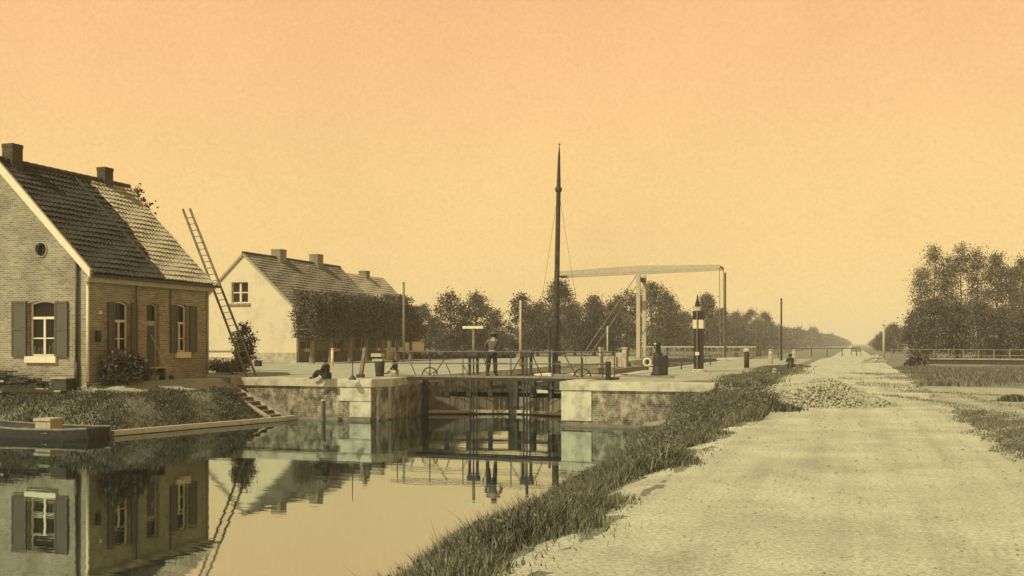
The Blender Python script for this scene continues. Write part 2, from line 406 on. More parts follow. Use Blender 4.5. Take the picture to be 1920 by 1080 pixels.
# ------------------------------------------------------------------ ground, canal, road
WZ = -1.62                                        # lower water level
LX0, LX1 = -17.6, -10.2                           # lock chamber sides
LY = 36.0                                         # face of the lock head
def xr(Y): return -5.55 - 1.5*sm((Y-24)/12.0)     # right water edge
def xl(Y): return -23.1 + 1.8*min(1.0, max(0.0, (Y-27.5)/7.0))
def gz(X, Y):
    if X > -6 or (Y < LY+0.25 and X > (LX0+LX1)/2):
        x0 = xr(Y); t = (X - x0) / (-1.9 - x0)
        if X > -1.9: zb = 0.0
        elif t >= 0: zb = WZ + (0.0 - WZ) * (0.35*t + 0.65*sm(t))
        else: zb = max(-3.2, WZ + 0.7*(X-x0))
        w = sm((Y-33)/4.5) if X > -6.0 else sm((Y-LY)/0.3)
        return zb*(1-w) if X > LX1 or Y < LY else zb
    if Y < LY+0.25:
        sd = min(xl(Y) - X, Y - 27.5)
        if sd < 0: return max(-3.2, WZ + 0.7*sd)
        lowl = -0.34 - 0.22*sm((-24.5-X)/4.0)
        if sd < 1.5: zb = WZ + (lowl-WZ)*math.sin(min(1,sd/1.5)*math.pi/2)
        else: zb = lowl*(1-sm((sd-1.6)/(1.9 if X > -25.9 else 0.7)))
        if Y > 33.4 and X > -25.5: zb += (min(zb, WZ + (-0.45-WZ)*sd/2.4 - 0.12) - zb)*sm((Y-33.4)/0.9)
        w = sm((Y-LY)/0.3)
        return zb*(1-w)
    if LX0-0.2 < X < LX1+0.2: return -3.2
    return 0.0
def ax(*segs):
    out = []
    for a, b, s in segs: out += list(np.arange(a, b, s))
    return out
xs = ax((-1600,-400,200),(-400,-100,50),(-100,-40,10),(-40,-30,2),(-30,-17.8,0.4)) + [-17.8,-17.79] + ax((-17.7,-10.1,0.5)) + [-10.01,-10.0] + ax((-9.9,-1.5,0.35),(-1.5,12,1.5),(12,60,8),(60,400,50),(400,1601,200))
xs = sorted(set(round(float(x),3) for x in xs))
ys = ax((-40,-10,5),(-10,8,2),(8,27,0.8),(27,30,0.3),(30,35.7,0.7)) + [35.9,36.1,36.3] + ax((36.8,42,1),(42,120,6),(120,400,40),(400,3001,200))
ys = sorted(set(round(float(y),3) for y in ys))
vg = np.array([[(x, y, gz(x, y)) for x in xs] for y in ys]).reshape(-1,3)
nx = len(xs); q = []
for j in range(len(ys)-1):
    for i in range(nx-1): q.append((j*nx+i, j*nx+i+1, (j+1)*nx+i+1, (j+1)*nx+i))
g = np_obj('ground', np_mesh('ground', vg, quads=np.array(q)), 'ground')
g.data.polygons.foreach_set('use_smooth', [True]*len(g.data.polygons)); struct(g)

def sheet(name, mat, rows, dz=0.004, nsub=14, amp=0.12, seed=1):
    # rows: (Y, xleft, xright); edges wander a little like a trodden edge
    r = np.random.default_rng(seed); vs = []; fs = []
    for k, (y, a, b) in enumerate(rows):
        a2 = a + r.uniform(-amp, amp); b2 = b + r.uniform(-amp, amp)
        for i in range(nsub+1):
            x = a2 + (b2-a2)*i/nsub; vs.append((x, y, gz(x, y)+dz))
    for k in range(len(rows)-1):
        for i in range(nsub): fs.append((k*(nsub+1)+i, k*(nsub+1)+i+1, (k+1)*(nsub+1)+i+1, (k+1)*(nsub+1)+i))
    mb = MB().add(vs, fs); me = mb.mesh(name); o = bpy.data.objects.new(name, me); col.objects.link(o); me.materials.append(M[mat]); return struct(o)
def rws(y0, y1, st, f): return [(y,)+tuple(f(y)) for y in list(np.arange(y0, y1, st))+[y1]]
def road_edges(y):
    if y < 60: return (-1.75, 1.9)
    return (-1.75, 1.9)
road = sheet('road', 'sand', rws(-6, 40, 0.12, lambda y: (-2.25-0.4*sm((y-23)/14)+0.10*math.sin(y*3.1)+0.06*math.sin(y*7.7), 2.0+0.10*math.sin(y*1.9))) + rws(41, 100, 3, lambda y: (-2.9, 2.2)) + rws(110, 900, 30, lambda y: (-2.2, 2.0)), amp=0.03)
# the track that turns off to the right of the road
tr = sheet('track', 'quay_sand', rws(8, 36, 0.35, lambda y: (2.35+0.25*math.sin(y*0.9)-0.5*sm((y-22)/4), min(60.0, 2.9+max(0.0, 36-y)*2.2) if y > 30 else 60.0)), dz=0.007, nsub=40, amp=0.15, seed=4)
tr2 = sheet('path', 'quay_sand', rws(28.98, 35.85, 0.15, lambda y: (-60.0 if y < 29.6 else -26.3, xl(y)-1.50)) , dz=0.006, nsub=60, amp=0.05, seed=5)
qs = sheet('quay', 'quay_sand', rws(36.7, 110, 3, lambda y: (-40.0, -17.9)), dz=0.004, amp=0.05, seed=6)
qs2 = sheet('quay', 'quay_sand', rws(36.7, 100, 3, lambda y: (-9.9, -3.6)), dz=0.004, amp=0.12, seed=8)
wa = MB().add([(-70,-40,WZ),(-4.4,-40,WZ),(-4.4,44,WZ),(-70,44,WZ)], [(0,1,2,3)]).build('water', 'water'); struct(wa)
wb = MB().add([(LX0,42.5,-0.75),(LX1,42.5,-0.75),(LX1,900,-0.75),(LX0,900,-0.75)], [(0,1,2,3)]).build('water', 'water'); struct(wb)

# ------------------------------------------------------------------ lock head: wing walls, chamber walls
def wing_wall(x0, x1, ywall, label, stone_x, seed):
    r = random.Random(seed)
    t = thing('quay_wall', ((x0+x1)/2, LY, WZ), label, 'quay wall')
    MB().box(x0, x1, LY, LY+0.7, -3.0, -0.30).build('brick_face', 'brick_quay', t)
    MB().box(x0-0.05, x1+0.05 if x1 < -15 else x1, LY-0.10, LY+0.75, -0.30, 0.02).build('coping', 'stone_white', t, bevel=0.02)
    q = MB()
    for (a, b, z0, z1) in stone_x: q.box(a, b, LY-0.05, LY+0.4, z0, z1)
    q.build('quoin', 'stone_white', t, bevel=0.015)
    MB().box(x0, x1, LY-0.14, LY, -3.0, WZ+0.10).build('footing', 'plinth', t)
    return t
wl_ = wing_wall(-24.3, LX0-0.35, LY, 'mottled brick quay wall below the seated child, pale stone at its corner', [(-19.4, LX0-0.36, -0.86, -0.31), (-18.9, LX0-0.36, -1.50, -0.88)], 1)
wr_ = wing_wall(LX1, -4.6, LY, 'mottled brick quay wall running into the tall weeds, broad white corner stone', [(LX1+0.002, LX1+1.15, -1.42, -0.31)], 2)
def chamber_wall(x0, x1, xf, label, sgn):
    t = thing('lock_wall', (xf, 60, WZ), label, 'lock wall')
    MB().box(x0, x1, LY+0.71, 85, -3.0, -0.28).build('brick_face', 'brick_quay', t)
    MB().box(x0-0.05, x1+0.05, LY+0.77, 85, -0.28, 0.03).build('coping', 'stone_white', t, bevel=0.02)
    return t
chamber_wall(LX0-0.7, LX0, LX0, 'dark brick chamber wall of the lock on the houses side', 1)
chamber_wall(LX1, LX1+0.7, LX1, 'brick chamber wall of the lock on the road side', -1)
# bevelled corner of the left head with stone bands
t = thing('corner_pier', (LX0-0.2, LY+0.4, WZ), 'slanted stone corner pier at the lock mouth below the wooden capstan', 'pier')
MB().prism([(LX0-0.34,LY+0.02),(LX0+0.1,LY+0.9),(LX0+0.1,LY+1.6),(LX0-0.34,LY+1.6)], 'z', -3.0, -0.30).build('face', 'brick_quay', t)
for f_, w_ in ((0.30, 0.16), (0.86, 0.12)):
    p_ = Vector((LX0-0.34, LY+0.02, 0)).lerp(Vector((LX0+0.1, LY+0.9, 0)), f_); MB().bar((p_.x+0.02, p_.y-0.01, -1.55), (p_.x+0.02, p_.y-0.01, -0.31), w_, 0.06, up=(0.9,-0.44,0)).build('stone_band', 'stone_grey', t)
MB().prism([(LX0-0.30,LY-0.09),(LX0+0.16,LY+0.85),(LX0+0.16,LY+1.65),(LX0-0.30,LY+1.65)], 'z', -0.297, 0.024).build('coping', 'stone_white', t)

# ------------------------------------------------------------------ brick house
HX, HY0, HY1, HW = -26.0, 29.5, 36.6, 8.2         # side wall X, gable Y, far gable Y, width
EZ, RZ = 4.04, 8.25                               # eaves, ridge
house = thing('brick_house', (HX-HW/2, (HY0+HY1)/2, 0), 'pale brick house with dark shutters and a two toned tiled roof', 'house')
def arch_poly(a, b, z0, z1, rise, n=8):
    p = [(a, z0), (b, z0), (b, z1)]
    for i in range(1, n):
        t = i/n; p.append((b+(a-b)*t, z1 + rise*math.sin(math.pi*t)))
    return p + [(a, z1)]
Ygp = HY0
def gx(px): return xat(px, Ygp)
def gzv(py, px): return zat(py, xat(px, Ygp), Ygp)
# gable window opening from the photograph's own columns and rows
wx0, wx1 = gx(53), gx(103.5); wz0, wz1 = gzv(668, 78), gzv(568, 78)
sides = []                                        # openings in the side wall: y0,y1,z0,z1
def side_y(px):                                   # Y of column px on the side wall
    k = (px-960)/F; return HX*(cs + sn*k)/(k*cs - sn)
def side_z(py, px): return zat(py, HX, side_y(px))
win1 = (side_y(213.5), side_y(243), side_z(664, 230), side_z(570, 230))
door = (side_y(275), side_y(299), -0.02+0.12, side_z(573, 286))
win2 = (side_y(331), side_y(352), side_z(660, 341), side_z(575, 341))
gable = [(HX-HW, -0.3), (HX, -0.3), (HX, EZ), (HX-HW/2, RZ-0.12), (HX-HW, EZ)]
T = 0.32
gm = MB().prism(gable, 'y', HY0, HY0+T)
cut = [MB().prism(arch_poly(wx0, wx1, wz0, wz1, 0.10), 'y', HY0-0.5, HY0+T+0.5)]
rcx, rcz = gx(77), gzv(468, 77)
cut.append(MB().prism([(rcx+0.25*math.cos(2*math.pi*i/20), rcz+0.25*math.sin(2*math.pi*i/20)) for i in range(20)], 'y', HY0-0.5, HY0+T+0.5))
gm = boolean_cut(gm, cut, 'gable')
gm.prism(gable, 'y', HY1-T, HY1)
sw = MB().box(HX-T, HX-0.002, HY0+T+0.002, HY1-T-0.002, -0.3, EZ)
cuts = [MB().prism(arch_poly(a, b_, z0, z1, 0.10), 'x', HX-1, HX+1) for a, b_, z0, z1 in (win1, door, win2)]
sw = boolean_cut(sw, cuts, 'side')
gm.add(sw.v, sw.f); gm.box(HX-HW+0.002, HX-HW+T, HY0+T+0.002, HY1-T-0.002, -0.3, EZ)
wall = gm.build('wall', 'brick_light', house)
MB().box(HX-HW+T, HX-T-0.3, HY0+T+0.3, HY1-T-0.3, 0.05, 0.10).build('inner_floor', 'dark_wood', house)

def tiled_slope(mb, xe, ze, xr_, zr, y0, y1, course=0.30, wave=0.22, lift=0.06, amp=0.026, y0f=None, y1f=None):
    # stepped courses of pantiles from the eaves (xe,ze) to the ridge (xr_,zr)
    L = math.hypot(xr_-xe, zr-ze); n = max(3, round(L/course)); ny = max(2, int((y1-y0)/wave*4))
    ux, uz = (xr_-xe)/L, (zr-ze)/L; nxn, nzn = -uz*(1 if xr_ > xe else -1), abs(ux)
    if xr_ < xe: nxn = uz
    vs = []; fs = []
    for i in range(n):
        for e_, up in ((i/n, lift), ((i+1)/n + 0.006, 0.0)):
            for j in range(ny+1):
                ya_, yb_ = (y0f(i/n) if y0f else y0), (y1f(i/n) if y1f else y1); y = ya_+(yb_-ya_)*j/ny; a = up*(1+0.35*math.sin(i*5.1+j*0.11)) - 0.035*math.sin(math.pi*i/n) + 0.010*math.sin(j*0.043+i*0.55) + amp*math.sin(2*math.pi*(y-y0)/wave) + 0.006*math.sin(i*12.9+j*0.37)
                s_ = L*e_; vs.append((xe+ux*s_+nxn*a, y, ze+uz*s_+nzn*a))
    for i in range(n):
        b0 = (2*i)*(ny+1); b1 = (2*i+1)*(ny+1)
        for j in range(ny): fs.append((b0+j, b0+j+1, b1+j+1, b1+j))
        if i < n-1:
            b2 = (2*i+2)*(ny+1)
            for j in range(ny): fs.append((b1+j, b1+j+1, b2+j+1, b2+j))
        if i == 0:   # front edge of the lowest course
            o = len(vs)
            for j in range(ny+1):
                v = vs[j]; vs.append((v[0]-nxn*0.06, v[1], v[2]-nzn*0.06))
            for j in range(ny): fs.append((j, j+1, o+j+1, o+j))
    return mb.add(vs, fs)
xrg = HX-HW/2
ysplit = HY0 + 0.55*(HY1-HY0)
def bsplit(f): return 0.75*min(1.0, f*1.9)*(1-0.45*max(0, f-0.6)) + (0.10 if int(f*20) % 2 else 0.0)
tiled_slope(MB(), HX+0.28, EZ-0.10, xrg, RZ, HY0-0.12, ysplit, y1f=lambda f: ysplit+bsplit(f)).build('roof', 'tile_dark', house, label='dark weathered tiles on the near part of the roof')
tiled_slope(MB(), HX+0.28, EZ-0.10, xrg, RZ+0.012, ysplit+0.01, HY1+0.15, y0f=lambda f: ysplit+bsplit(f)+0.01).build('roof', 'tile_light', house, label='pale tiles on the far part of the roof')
tiled_slope(MB(), HX-HW-0.28, EZ-0.10, xrg, RZ, HY0-0.12, HY1+0.15).build('roof', 'tile_dark', house)
MB().prism([(HX+0.24,EZ-0.14),(xrg,RZ-0.06),(HX-HW-0.24,EZ-0.14),(HX-HW+0.1,EZ-0.06),(xrg,RZ-0.3),(HX-0.1,EZ-0.06)], 'y', HY0+0.02, HY1).build('rafter_bed', 'dark_wood', house)
rd = MB()
for k in range(18):
    y0 = HY0-0.1 + k*(HY1-HY0+0.25)/18; rd.path([(xrg, y0, RZ+0.02), (xrg, y0+0.41, RZ+0.045)], [0.13, 0.115], 8)
rd.build('ridge_tile', 'tile_dark', house, smooth=True)
# a raised seam of mortar beside the split and bargeboards
MB().bar((HX+0.30, ysplit+0.0, EZ-0.03), (xrg-0.0, ysplit-0.05, RZ+0.06), 0.07, 0.09).build('roof_seam', 'tile_dark', house)
L2 = Vector((HW/2+0.25, 0, RZ-EZ+0.12)).normalized()
for sx in (1, -1):
    p0 = Vector((xrg + sx*(HW/2+0.30), HY0-0.16, EZ-0.18)); p1 = Vector((xrg, HY0-0.16, RZ-0.02))
    MB().prism([(p0.x, p0.z-0.10), (p0.x, p0.z+0.20), (p1.x, p1.z+0.17), (p1.x, p1.z-0.22)], 'y', HY0-0.19, HY0-0.13).build('bargeboard', 'paint_white', house)
MB().prism([(xrg+HW/2+0.30, EZ-0.29),(xrg+HW/2+0.30, EZ-0.02),(xrg, RZ+0.10),(xrg,RZ+0.03)], 'y', HY0-0.125, HY0-0.005).build('verge_mortar', 'paint_grey', house)
MB().box(HX+0.02, HX+0.24, HY0-0.18, HY1+0.22, EZ-0.42, EZ-0.20).build('eaves_board', 'paint_grey', house)
MB().box(HX+0.245, HX+0.36, HY0-0.12, HY1+0.55, EZ-0.25, EZ-0.15).build('gutter', 'iron', house)
def chimney(parent, cx, cy, z0, z1, w, d, mat):
    ch = MB().box(cx-w/2, cx+w/2, cy-d/2, cy+d/2, z0, z1).box(cx-w/2-0.015, cx+w/2+0.015, cy-d/2-0.015, cy+d/2+0.015, z1+0.002, z1+0.14).build('chimney', mat, parent)
    return ch
ch1y = HY0+0.75; chimney(house, xrg, ch1y, RZ-0.8, zat(278, xrg, ch1y), 0.50, 0.50, 'chimney')
ch2y = side_y(0)
k = (197-960)/F; ch2y = xrg*(cs+sn*k)/(k*cs-sn)
chimney(house, xrg, ch2y, RZ-0.8, zat(321, xrg, ch2y), 0.42, 0.50, 'chimney')
# windows
def window(parent, axis, a, b, z0, z1, face, inward, transom, mull=True, midbar=True, rise=0.10, fw=0.075, mat='paint_white', sill=True, curtain=False):
    # axis 'y': wall faces -Y (a,b are X).  axis 'x': wall faces +X (a,b are Y).  inward = sign of the direction into the house
    d0 = face + inward*0.15; d1 = face + inward*0.22
    def P(u0,u1,w0,w1,e0,e1):
        lo, hi = min(e0,e1), max(e0,e1)
        return (u0,u1,lo,hi,w0,w1) if axis == 'y' else (lo,hi,u0,u1,w0,w1)
    outer = arch_poly(a, b, z0, z1, rise); inner = arch_poly(a+fw, b-fw, z0+fw, z1-fw*0.7, rise*0.9)
    fr = MB(); n = len(outer)
    def pt(u, w, e): return (u, e, w) if axis == 'y' else (e, u, w)
    vs = [pt(u,w,d0) for u,w in outer] + [pt(u,w,d0) for u,w in inner] + [pt(u,w,d1) for u,w in outer] + [pt(u,w,d1) for u,w in inner]
    fs = []
    for i in range(n):
        j = (i+1) % n
        fs += [(i,j,n+j,n+i), (2*n+i,2*n+j,3*n+j,3*n+i), (i,j,2*n+j,2*n+i), (n+i,n+j,3*n+j,3*n+i)]
    fr.add(vs, fs)
    zt = z0 + (z1-z0)*transom
    if transom < 1: fr.box(*P(a+fw, b-fw, zt-0.045, zt+0.045, d0-inward*0.01, d1))
    if mull: fr.box(*P((a+b)/2-0.045, (a+b)/2+0.045, z0+fw, zt-0.046, d0-inward*0.006, d1))
    if midbar:
        zm = z0 + (zt-z0)*0.47
        fr.box(*P(a+fw, b-fw, zm-0.022, zm+0.022, d0+inward*0.012, d1-inward*0.004))
    w = fr.build('window', mat, parent)
    pane = MB().add([pt(u,w_,(d0+d1)/2) for u,w_ in arch_poly(a+fw*0.8, b-fw*0.8, z0+fw*0.8, z1-fw*0.6, rise*0.9)], [tuple(range(n))])
    pane.build('pane', 'glass', w)
    if curtain:
        cb = MB(); e_ = d1+inward*0.10
        zc = z0+(zt-z0)*0.44
        r = random.Random(5)
        for q in range(7):
            u = a+fw+0.06+(b-a-2*fw-0.1)*q/6; cb.bar(pt(u, z0+0.08, (d0+d1)/2-inward*0.012), pt(u+r.uniform(-.05,.05), zc*0.9+z0*0.1-r.uniform(0,0.25), (d0+d1)/2-inward*0.012), 0.05, 0.006)
        cb.build('plant_leaf', 'cloth_mid', w)
    if sill:
        MB().box(*P(a-0.10, b+0.10, z0-0.24, z0-0.003, face-inward*0.10, face+inward*0.14)).build('sill', mat, w, bevel=0.01)
    return w
def shutter(parent, axis, a, b, z0, z1, face, out):
    def P(u0,u1,w0,w1,e0,e1):
        lo, hi = min(e0,e1), max(e0,e1)
        return (u0,u1,lo,hi,w0,w1) if axis == 'y' else (lo,hi,u0,u1,w0,w1)
    m = MB().box(*P(a, b, z0, z1, face+out*0.02, face+out*0.06))
    f = 0.07
    for u0,u1,w0,w1 in ((a,a+f,z0,z1),(b-f,b,z0,z1),(a+f,b-f,z0,z0+f),(a+f,b-f,z1-f,z1),(a+f,b-f,(z0+z1)/2-0.04,(z0+z1)/2+0.04)):
        m.box(*P(u0,u1,w0,w1,face+out*0.061,face+out*0.078))
    return m.build('shutter', 'shutter', parent)
window(house, 'y', wx0, wx1, wz0, wz1, HY0, +1, 0.72, curtain=True)
shutter(house, 'y', gx(24), gx(51), wz0-0.02, gzv(565, 40), HY0, -1)
shutter(house, 'y', gx(104.5), gx(128.5), wz0-0.02, gzv(565, 115), HY0, -1)
window(house, 'x', win1[0], win1[1], win1[2], win1[3], HX, -1, 0.66)
window(house, 'x', win2[0], win2[1], win2[2], win2[3], HX, -1, 0.64)
for (a, b_, w) in ((201, 212.5, win1), (244, 256, win1), (318.5, 330, win2), (354, 367, win2)):
    shutter(house, 'x', side_y(a), side_y(b_), w[2]-0.02, w[3]+0.04, HX, +1)
# door with fanlight
dz_t = door[2]+(door[3]-door[2])*0.74
fr = MB().box(HX-0.24, HX-0.16, door[0], door[1], dz_t-0.05, dz_t+0.05).box(HX-0.24, HX-0.16, door[0], door[0]+0.08, door[2], dz_t-0.051).box(HX-0.24, HX-0.16, door[1]-0.08, door[1], door[2], dz_t-0.051)
fr.build('door_frame', 'paint_grey', house)
window(house, 'x', door[0]+0.001, door[1]-0.001, dz_t+0.051, door[3], HX, -1, 2.0, mull=False, midbar=False, sill=False, mat='paint_grey').name = 'fanlight'
dr = MB().box(HX-0.22, HX-0.18, door[0]+0.081, door[1]-0.081, door[2], dz_t-0.051)
for (f0, f1) in ((0.06, 0.45), (0.52, 0.95)):
    for (g0, g1) in ((0.12, 0.46), (0.54, 0.88)):
        w_ = door[1]-door[0]-0.17; h_ = dz_t-0.05-door[2]
        dr.box(HX-0.179, HX-0.165, door[0]+0.085+w_*g0, door[0]+0.085+w_*g1, door[2]+h_*f0, door[2]+h_*f1)
dr = dr.build('door', 'shutter', house)
MB().lathe((HX-0.155, door[0]+0.16, 1.15), [(0.0,-0.03),(0.03,-0.01),(0.03,0.01),(0.0,0.03)], 8).build('handle', 'iron', dr)
MB().box(HX+0.003, HX+0.32, door[0]-0.12, door[1]+0.12, -0.2, 0.10).build('doorstep', 'stone_grey', house)
# round gable window, wall anchors, pipes, lamp plaque
rg = MB(); ring = [(rcx+0.27*math.cos(2*math.pi*i/24), HY0-0.01, rcz+0.27*math.sin(2*math.pi*i/24)) for i in range(24)]
rg.path(ring, 0.035, 6, closed=True); rw = rg.build('round_window', 'brick_light', house)
MB().add([(rcx+0.24*math.cos(2*math.pi*i/24), HY0+0.12, rcz+0.24*math.sin(2*math.pi*i/24)) for i in range(24)], [tuple(range(24))]).build('pane', 'glass', rw)
px_ = gx(147)
MB().tube((px_, HY0-0.09, 0.75), (px_, HY0-0.09, gzv(490, 147)), 0.055, 0.055, 10).build('downpipe', 'iron', house, smooth=True)
MB().tube((px_, HY0-0.10, -0.2), (px_, HY0-0.10, 0.76), 0.075, 0.075, 10).build('pipe_foot', 'iron', house, smooth=True)
MB().tube((HX+0.07, HY0-0.02, 0.05), (HX+0.07, HY0-0.02, EZ-0.30), 0.05, 0.05, 10).build('downpipe', 'paint_white', house, smooth=True)
MB().box(HX+0.003, HX+0.05, side_y(187)-0.07, side_y(187)+0.07, side_z(589,187), side_z(583,187)).build('plaque', 'paint_white', house)
MB().box(HX+0.003, HX+0.10, side_y(182)-0.10, side_y(182)+0.10, side_z(641,182), side_z(620,182)).build('letterbox', 'black_paint', house)
MB().tube((HX+0.05, side_y(254), 2.1), (HX+0.05, side_y(254), EZ-0.42), 0.025, 0.025, 6).build('rod', 'iron', house)
MB().tube((HX+0.05, side_y(318), 2.7), (HX+0.05, side_y(318), EZ-0.42), 0.025, 0.025, 6).build('rod', 'iron', house)
MB().tube((HX+0.03, HY1+0.03, 0.1), (HX+0.03, HY1+0.03, EZ-0.3), 0.05, 0.05, 8).build('downpipe', 'paint_grey', house, smooth=True)

# ------------------------------------------------------------------ white house and the lower house beyond
VX, VY0, VY1, VW = -39.6, 66.9, 82.2, 9.2
VE, VR = 4.0, 8.35
wh = thing('white_house', (VX-VW/2, (VY0+VY1)/2, 0), 'long whitewashed house with a grey tiled roof and two chimneys', 'house')
gab = [(VX-VW, -0.2), (VX, -0.2), (VX, VE), (VX-VW/2, VR-0.1), (VX-VW, VE)]
def vgx(px): return xat(px, VY0)
vz = lambda py, px: zat(py, vgx(px), VY0)
v0, v1, vz0, vz1 = vgx(434), vgx(465), vz(568, 450), vz(529, 450)
gm = boolean_cut(MB().prism(gab, 'y', VY0, VY0+0.3), [MB().box(v0, v1, VY0-0.5, VY0+0.8, vz0, vz1)], 'g')
gm.prism(gab, 'y', VY1-0.3, VY1).box(VX-VW, VX-VW+0.3, VY0+0.302, VY1-0.302, -0.2, VE)
gm.build('wall', 'plaster', wh)
def vy(px): k = (px-960)/F; return VX*(cs+sn*k)/(k*cs-sn)
vwins = []
for (a, b_) in ((571, 579), (625, 634), (676, 686), (706, 716)):
    vwins.append((vy(a), vy(b_), 1.05, 3.05))
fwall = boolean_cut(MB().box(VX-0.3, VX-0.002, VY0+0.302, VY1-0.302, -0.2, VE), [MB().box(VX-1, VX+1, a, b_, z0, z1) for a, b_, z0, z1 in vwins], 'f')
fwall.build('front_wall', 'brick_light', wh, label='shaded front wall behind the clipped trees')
for a, b_, z0, z1 in vwins:
    window(wh, 'x', a, b_, z0, z1, VX, -1, 0.66, rise=0.0)
    w_ = (b_-a)*0.85
    shutter(wh, 'x', a-w_-0.03, a-0.03, z0, z1, VX, +1); shutter(wh, 'x', b_+0.03, b_+w_+0.03, z0, z1, VX, +1)
window(wh, 'y', v0, v1, vz0, vz1, VY0, +1, 0.5, mull=False, midbar=False, rise=0.0, sill=False)
MB().box((v0+v1)/2-0.09, (v0+v1)/2+0.09, VY0+0.13, VY0+0.21, vz0+0.06, vz1-0.06).build('mullion', 'paint_white', wh)
MB().box(v0-0.25, v1+0.2, VY0-0.12, VY0+0.1, vz0-0.18, vz0-0.04).build('sill', 'stone_grey', wh)
MB().box(VX-VW-0.02, VX+0.02, VY0-0.03, VY0, -0.2, 0.75).build('plinth', 'stone_white', wh)
MB().box(VX, VX+0.04, VY0+0.02, VY1, -0.2, 0.85).build('plinth', 'plinth', wh)
tiled_slope(MB(), VX+0.25, VE-0.15, VX-VW/2, VR, VY0-0.08, VY1+0.05, course=0.33, wave=0.26).build('roof', 'tile_mid', wh)
tiled_slope(MB(), VX-VW-0.25, VE-0.15, VX-VW/2, VR, VY0-0.08, VY1+0.05, course=0.33, wave=0.26).build('roof', 'tile_mid', wh)
MB().path([(VX-VW/2, VY0-0.1, VR+0.02), (VX-VW/2, VY1+0.05, VR+0.02)], 0.13, 8).build('ridge_tile', 'tile_dark', wh)
MB().bar((VX+0.27, VY0-0.09, VE-0.22), (VX-VW/2, VY0-0.09, VR-0.06), 0.06, 0.16).build('bargeboard', 'paint_grey', wh)
MB().bar((VX-VW-0.27, VY0-0.09, VE-0.22), (VX-VW/2, VY0-0.09, VR-0.06), 0.06, 0.16).build('bargeboard', 'paint_grey', wh)
MB().box(VX+0.10, VX+0.27, VY0-0.1, VY1+0.05, VE-0.30, VE-0.17).build('gutter', 'iron', wh)
MB().tube((VX+0.06, VY0+0.12, 0), (VX+0.06, VY0+0.12, VE-0.3), 0.05, 0.05, 8).build('downpipe', 'paint_grey', wh)
vrx = VX-VW/2
def ry(px, X): k = (px-960)/F; return X*(cs+sn*k)/(k*cs-sn)
for pxx, top in ((523, 468), (593, 477)):
    y_ = ry(pxx, vrx); chimney(wh, vrx, y_, VR-0.8, zat(top, vrx, y_)-0.14, 0.85, 0.95, 'chimney_grey')
MB().add([(vgx(459), VY0-0.03, vz(0,459)), ], []) if False else None
lh = thing('low_house', (VX-VW/2, 87, 0), 'lower house with a pale tiled roof beyond the white one', 'house')
g2 = [(VX-VW+0.3, -0.2), (VX-0.1, -0.2), (VX-0.1, 3.4), (VX-VW/2, 7.75), (VX-VW+0.3, 3.4)]
MB().prism(g2, 'y', VY1+0.01, 91).build('wall', 'plaster', lh)
tiled_slope(MB(), VX+0.2, 3.3, VX-VW/2, 7.9, VY1+0.06, 91.2, course=0.33, wave=0.26).build('roof', 'tile_pale', lh)
tiled_slope(MB(), VX-VW, 3.3, VX-VW/2, 7.9, VY1+0.06, 91.2, course=0.33, wave=0.26).build('roof', 'tile_pale', lh)
y_ = ry(683, vrx); chimney(lh, vrx, y_, 7.2, zat(508, vrx, y_)-0.14, 0.8, 0.8, 'chimney_grey')
for pxx in (738, 752):
    y_ = ry(pxx, VX); 
    if y_ < 90.5: w_ = MB().box(VX-0.12, VX-0.04, y_-0.5, y_+0.5, 1.0, 2.8).build('window', 'paint_white', lh); MB().box(VX-0.05, VX-0.03, y_-0.4, y_+0.4, 1.1, 2.7).build('pane', 'glass', w_)

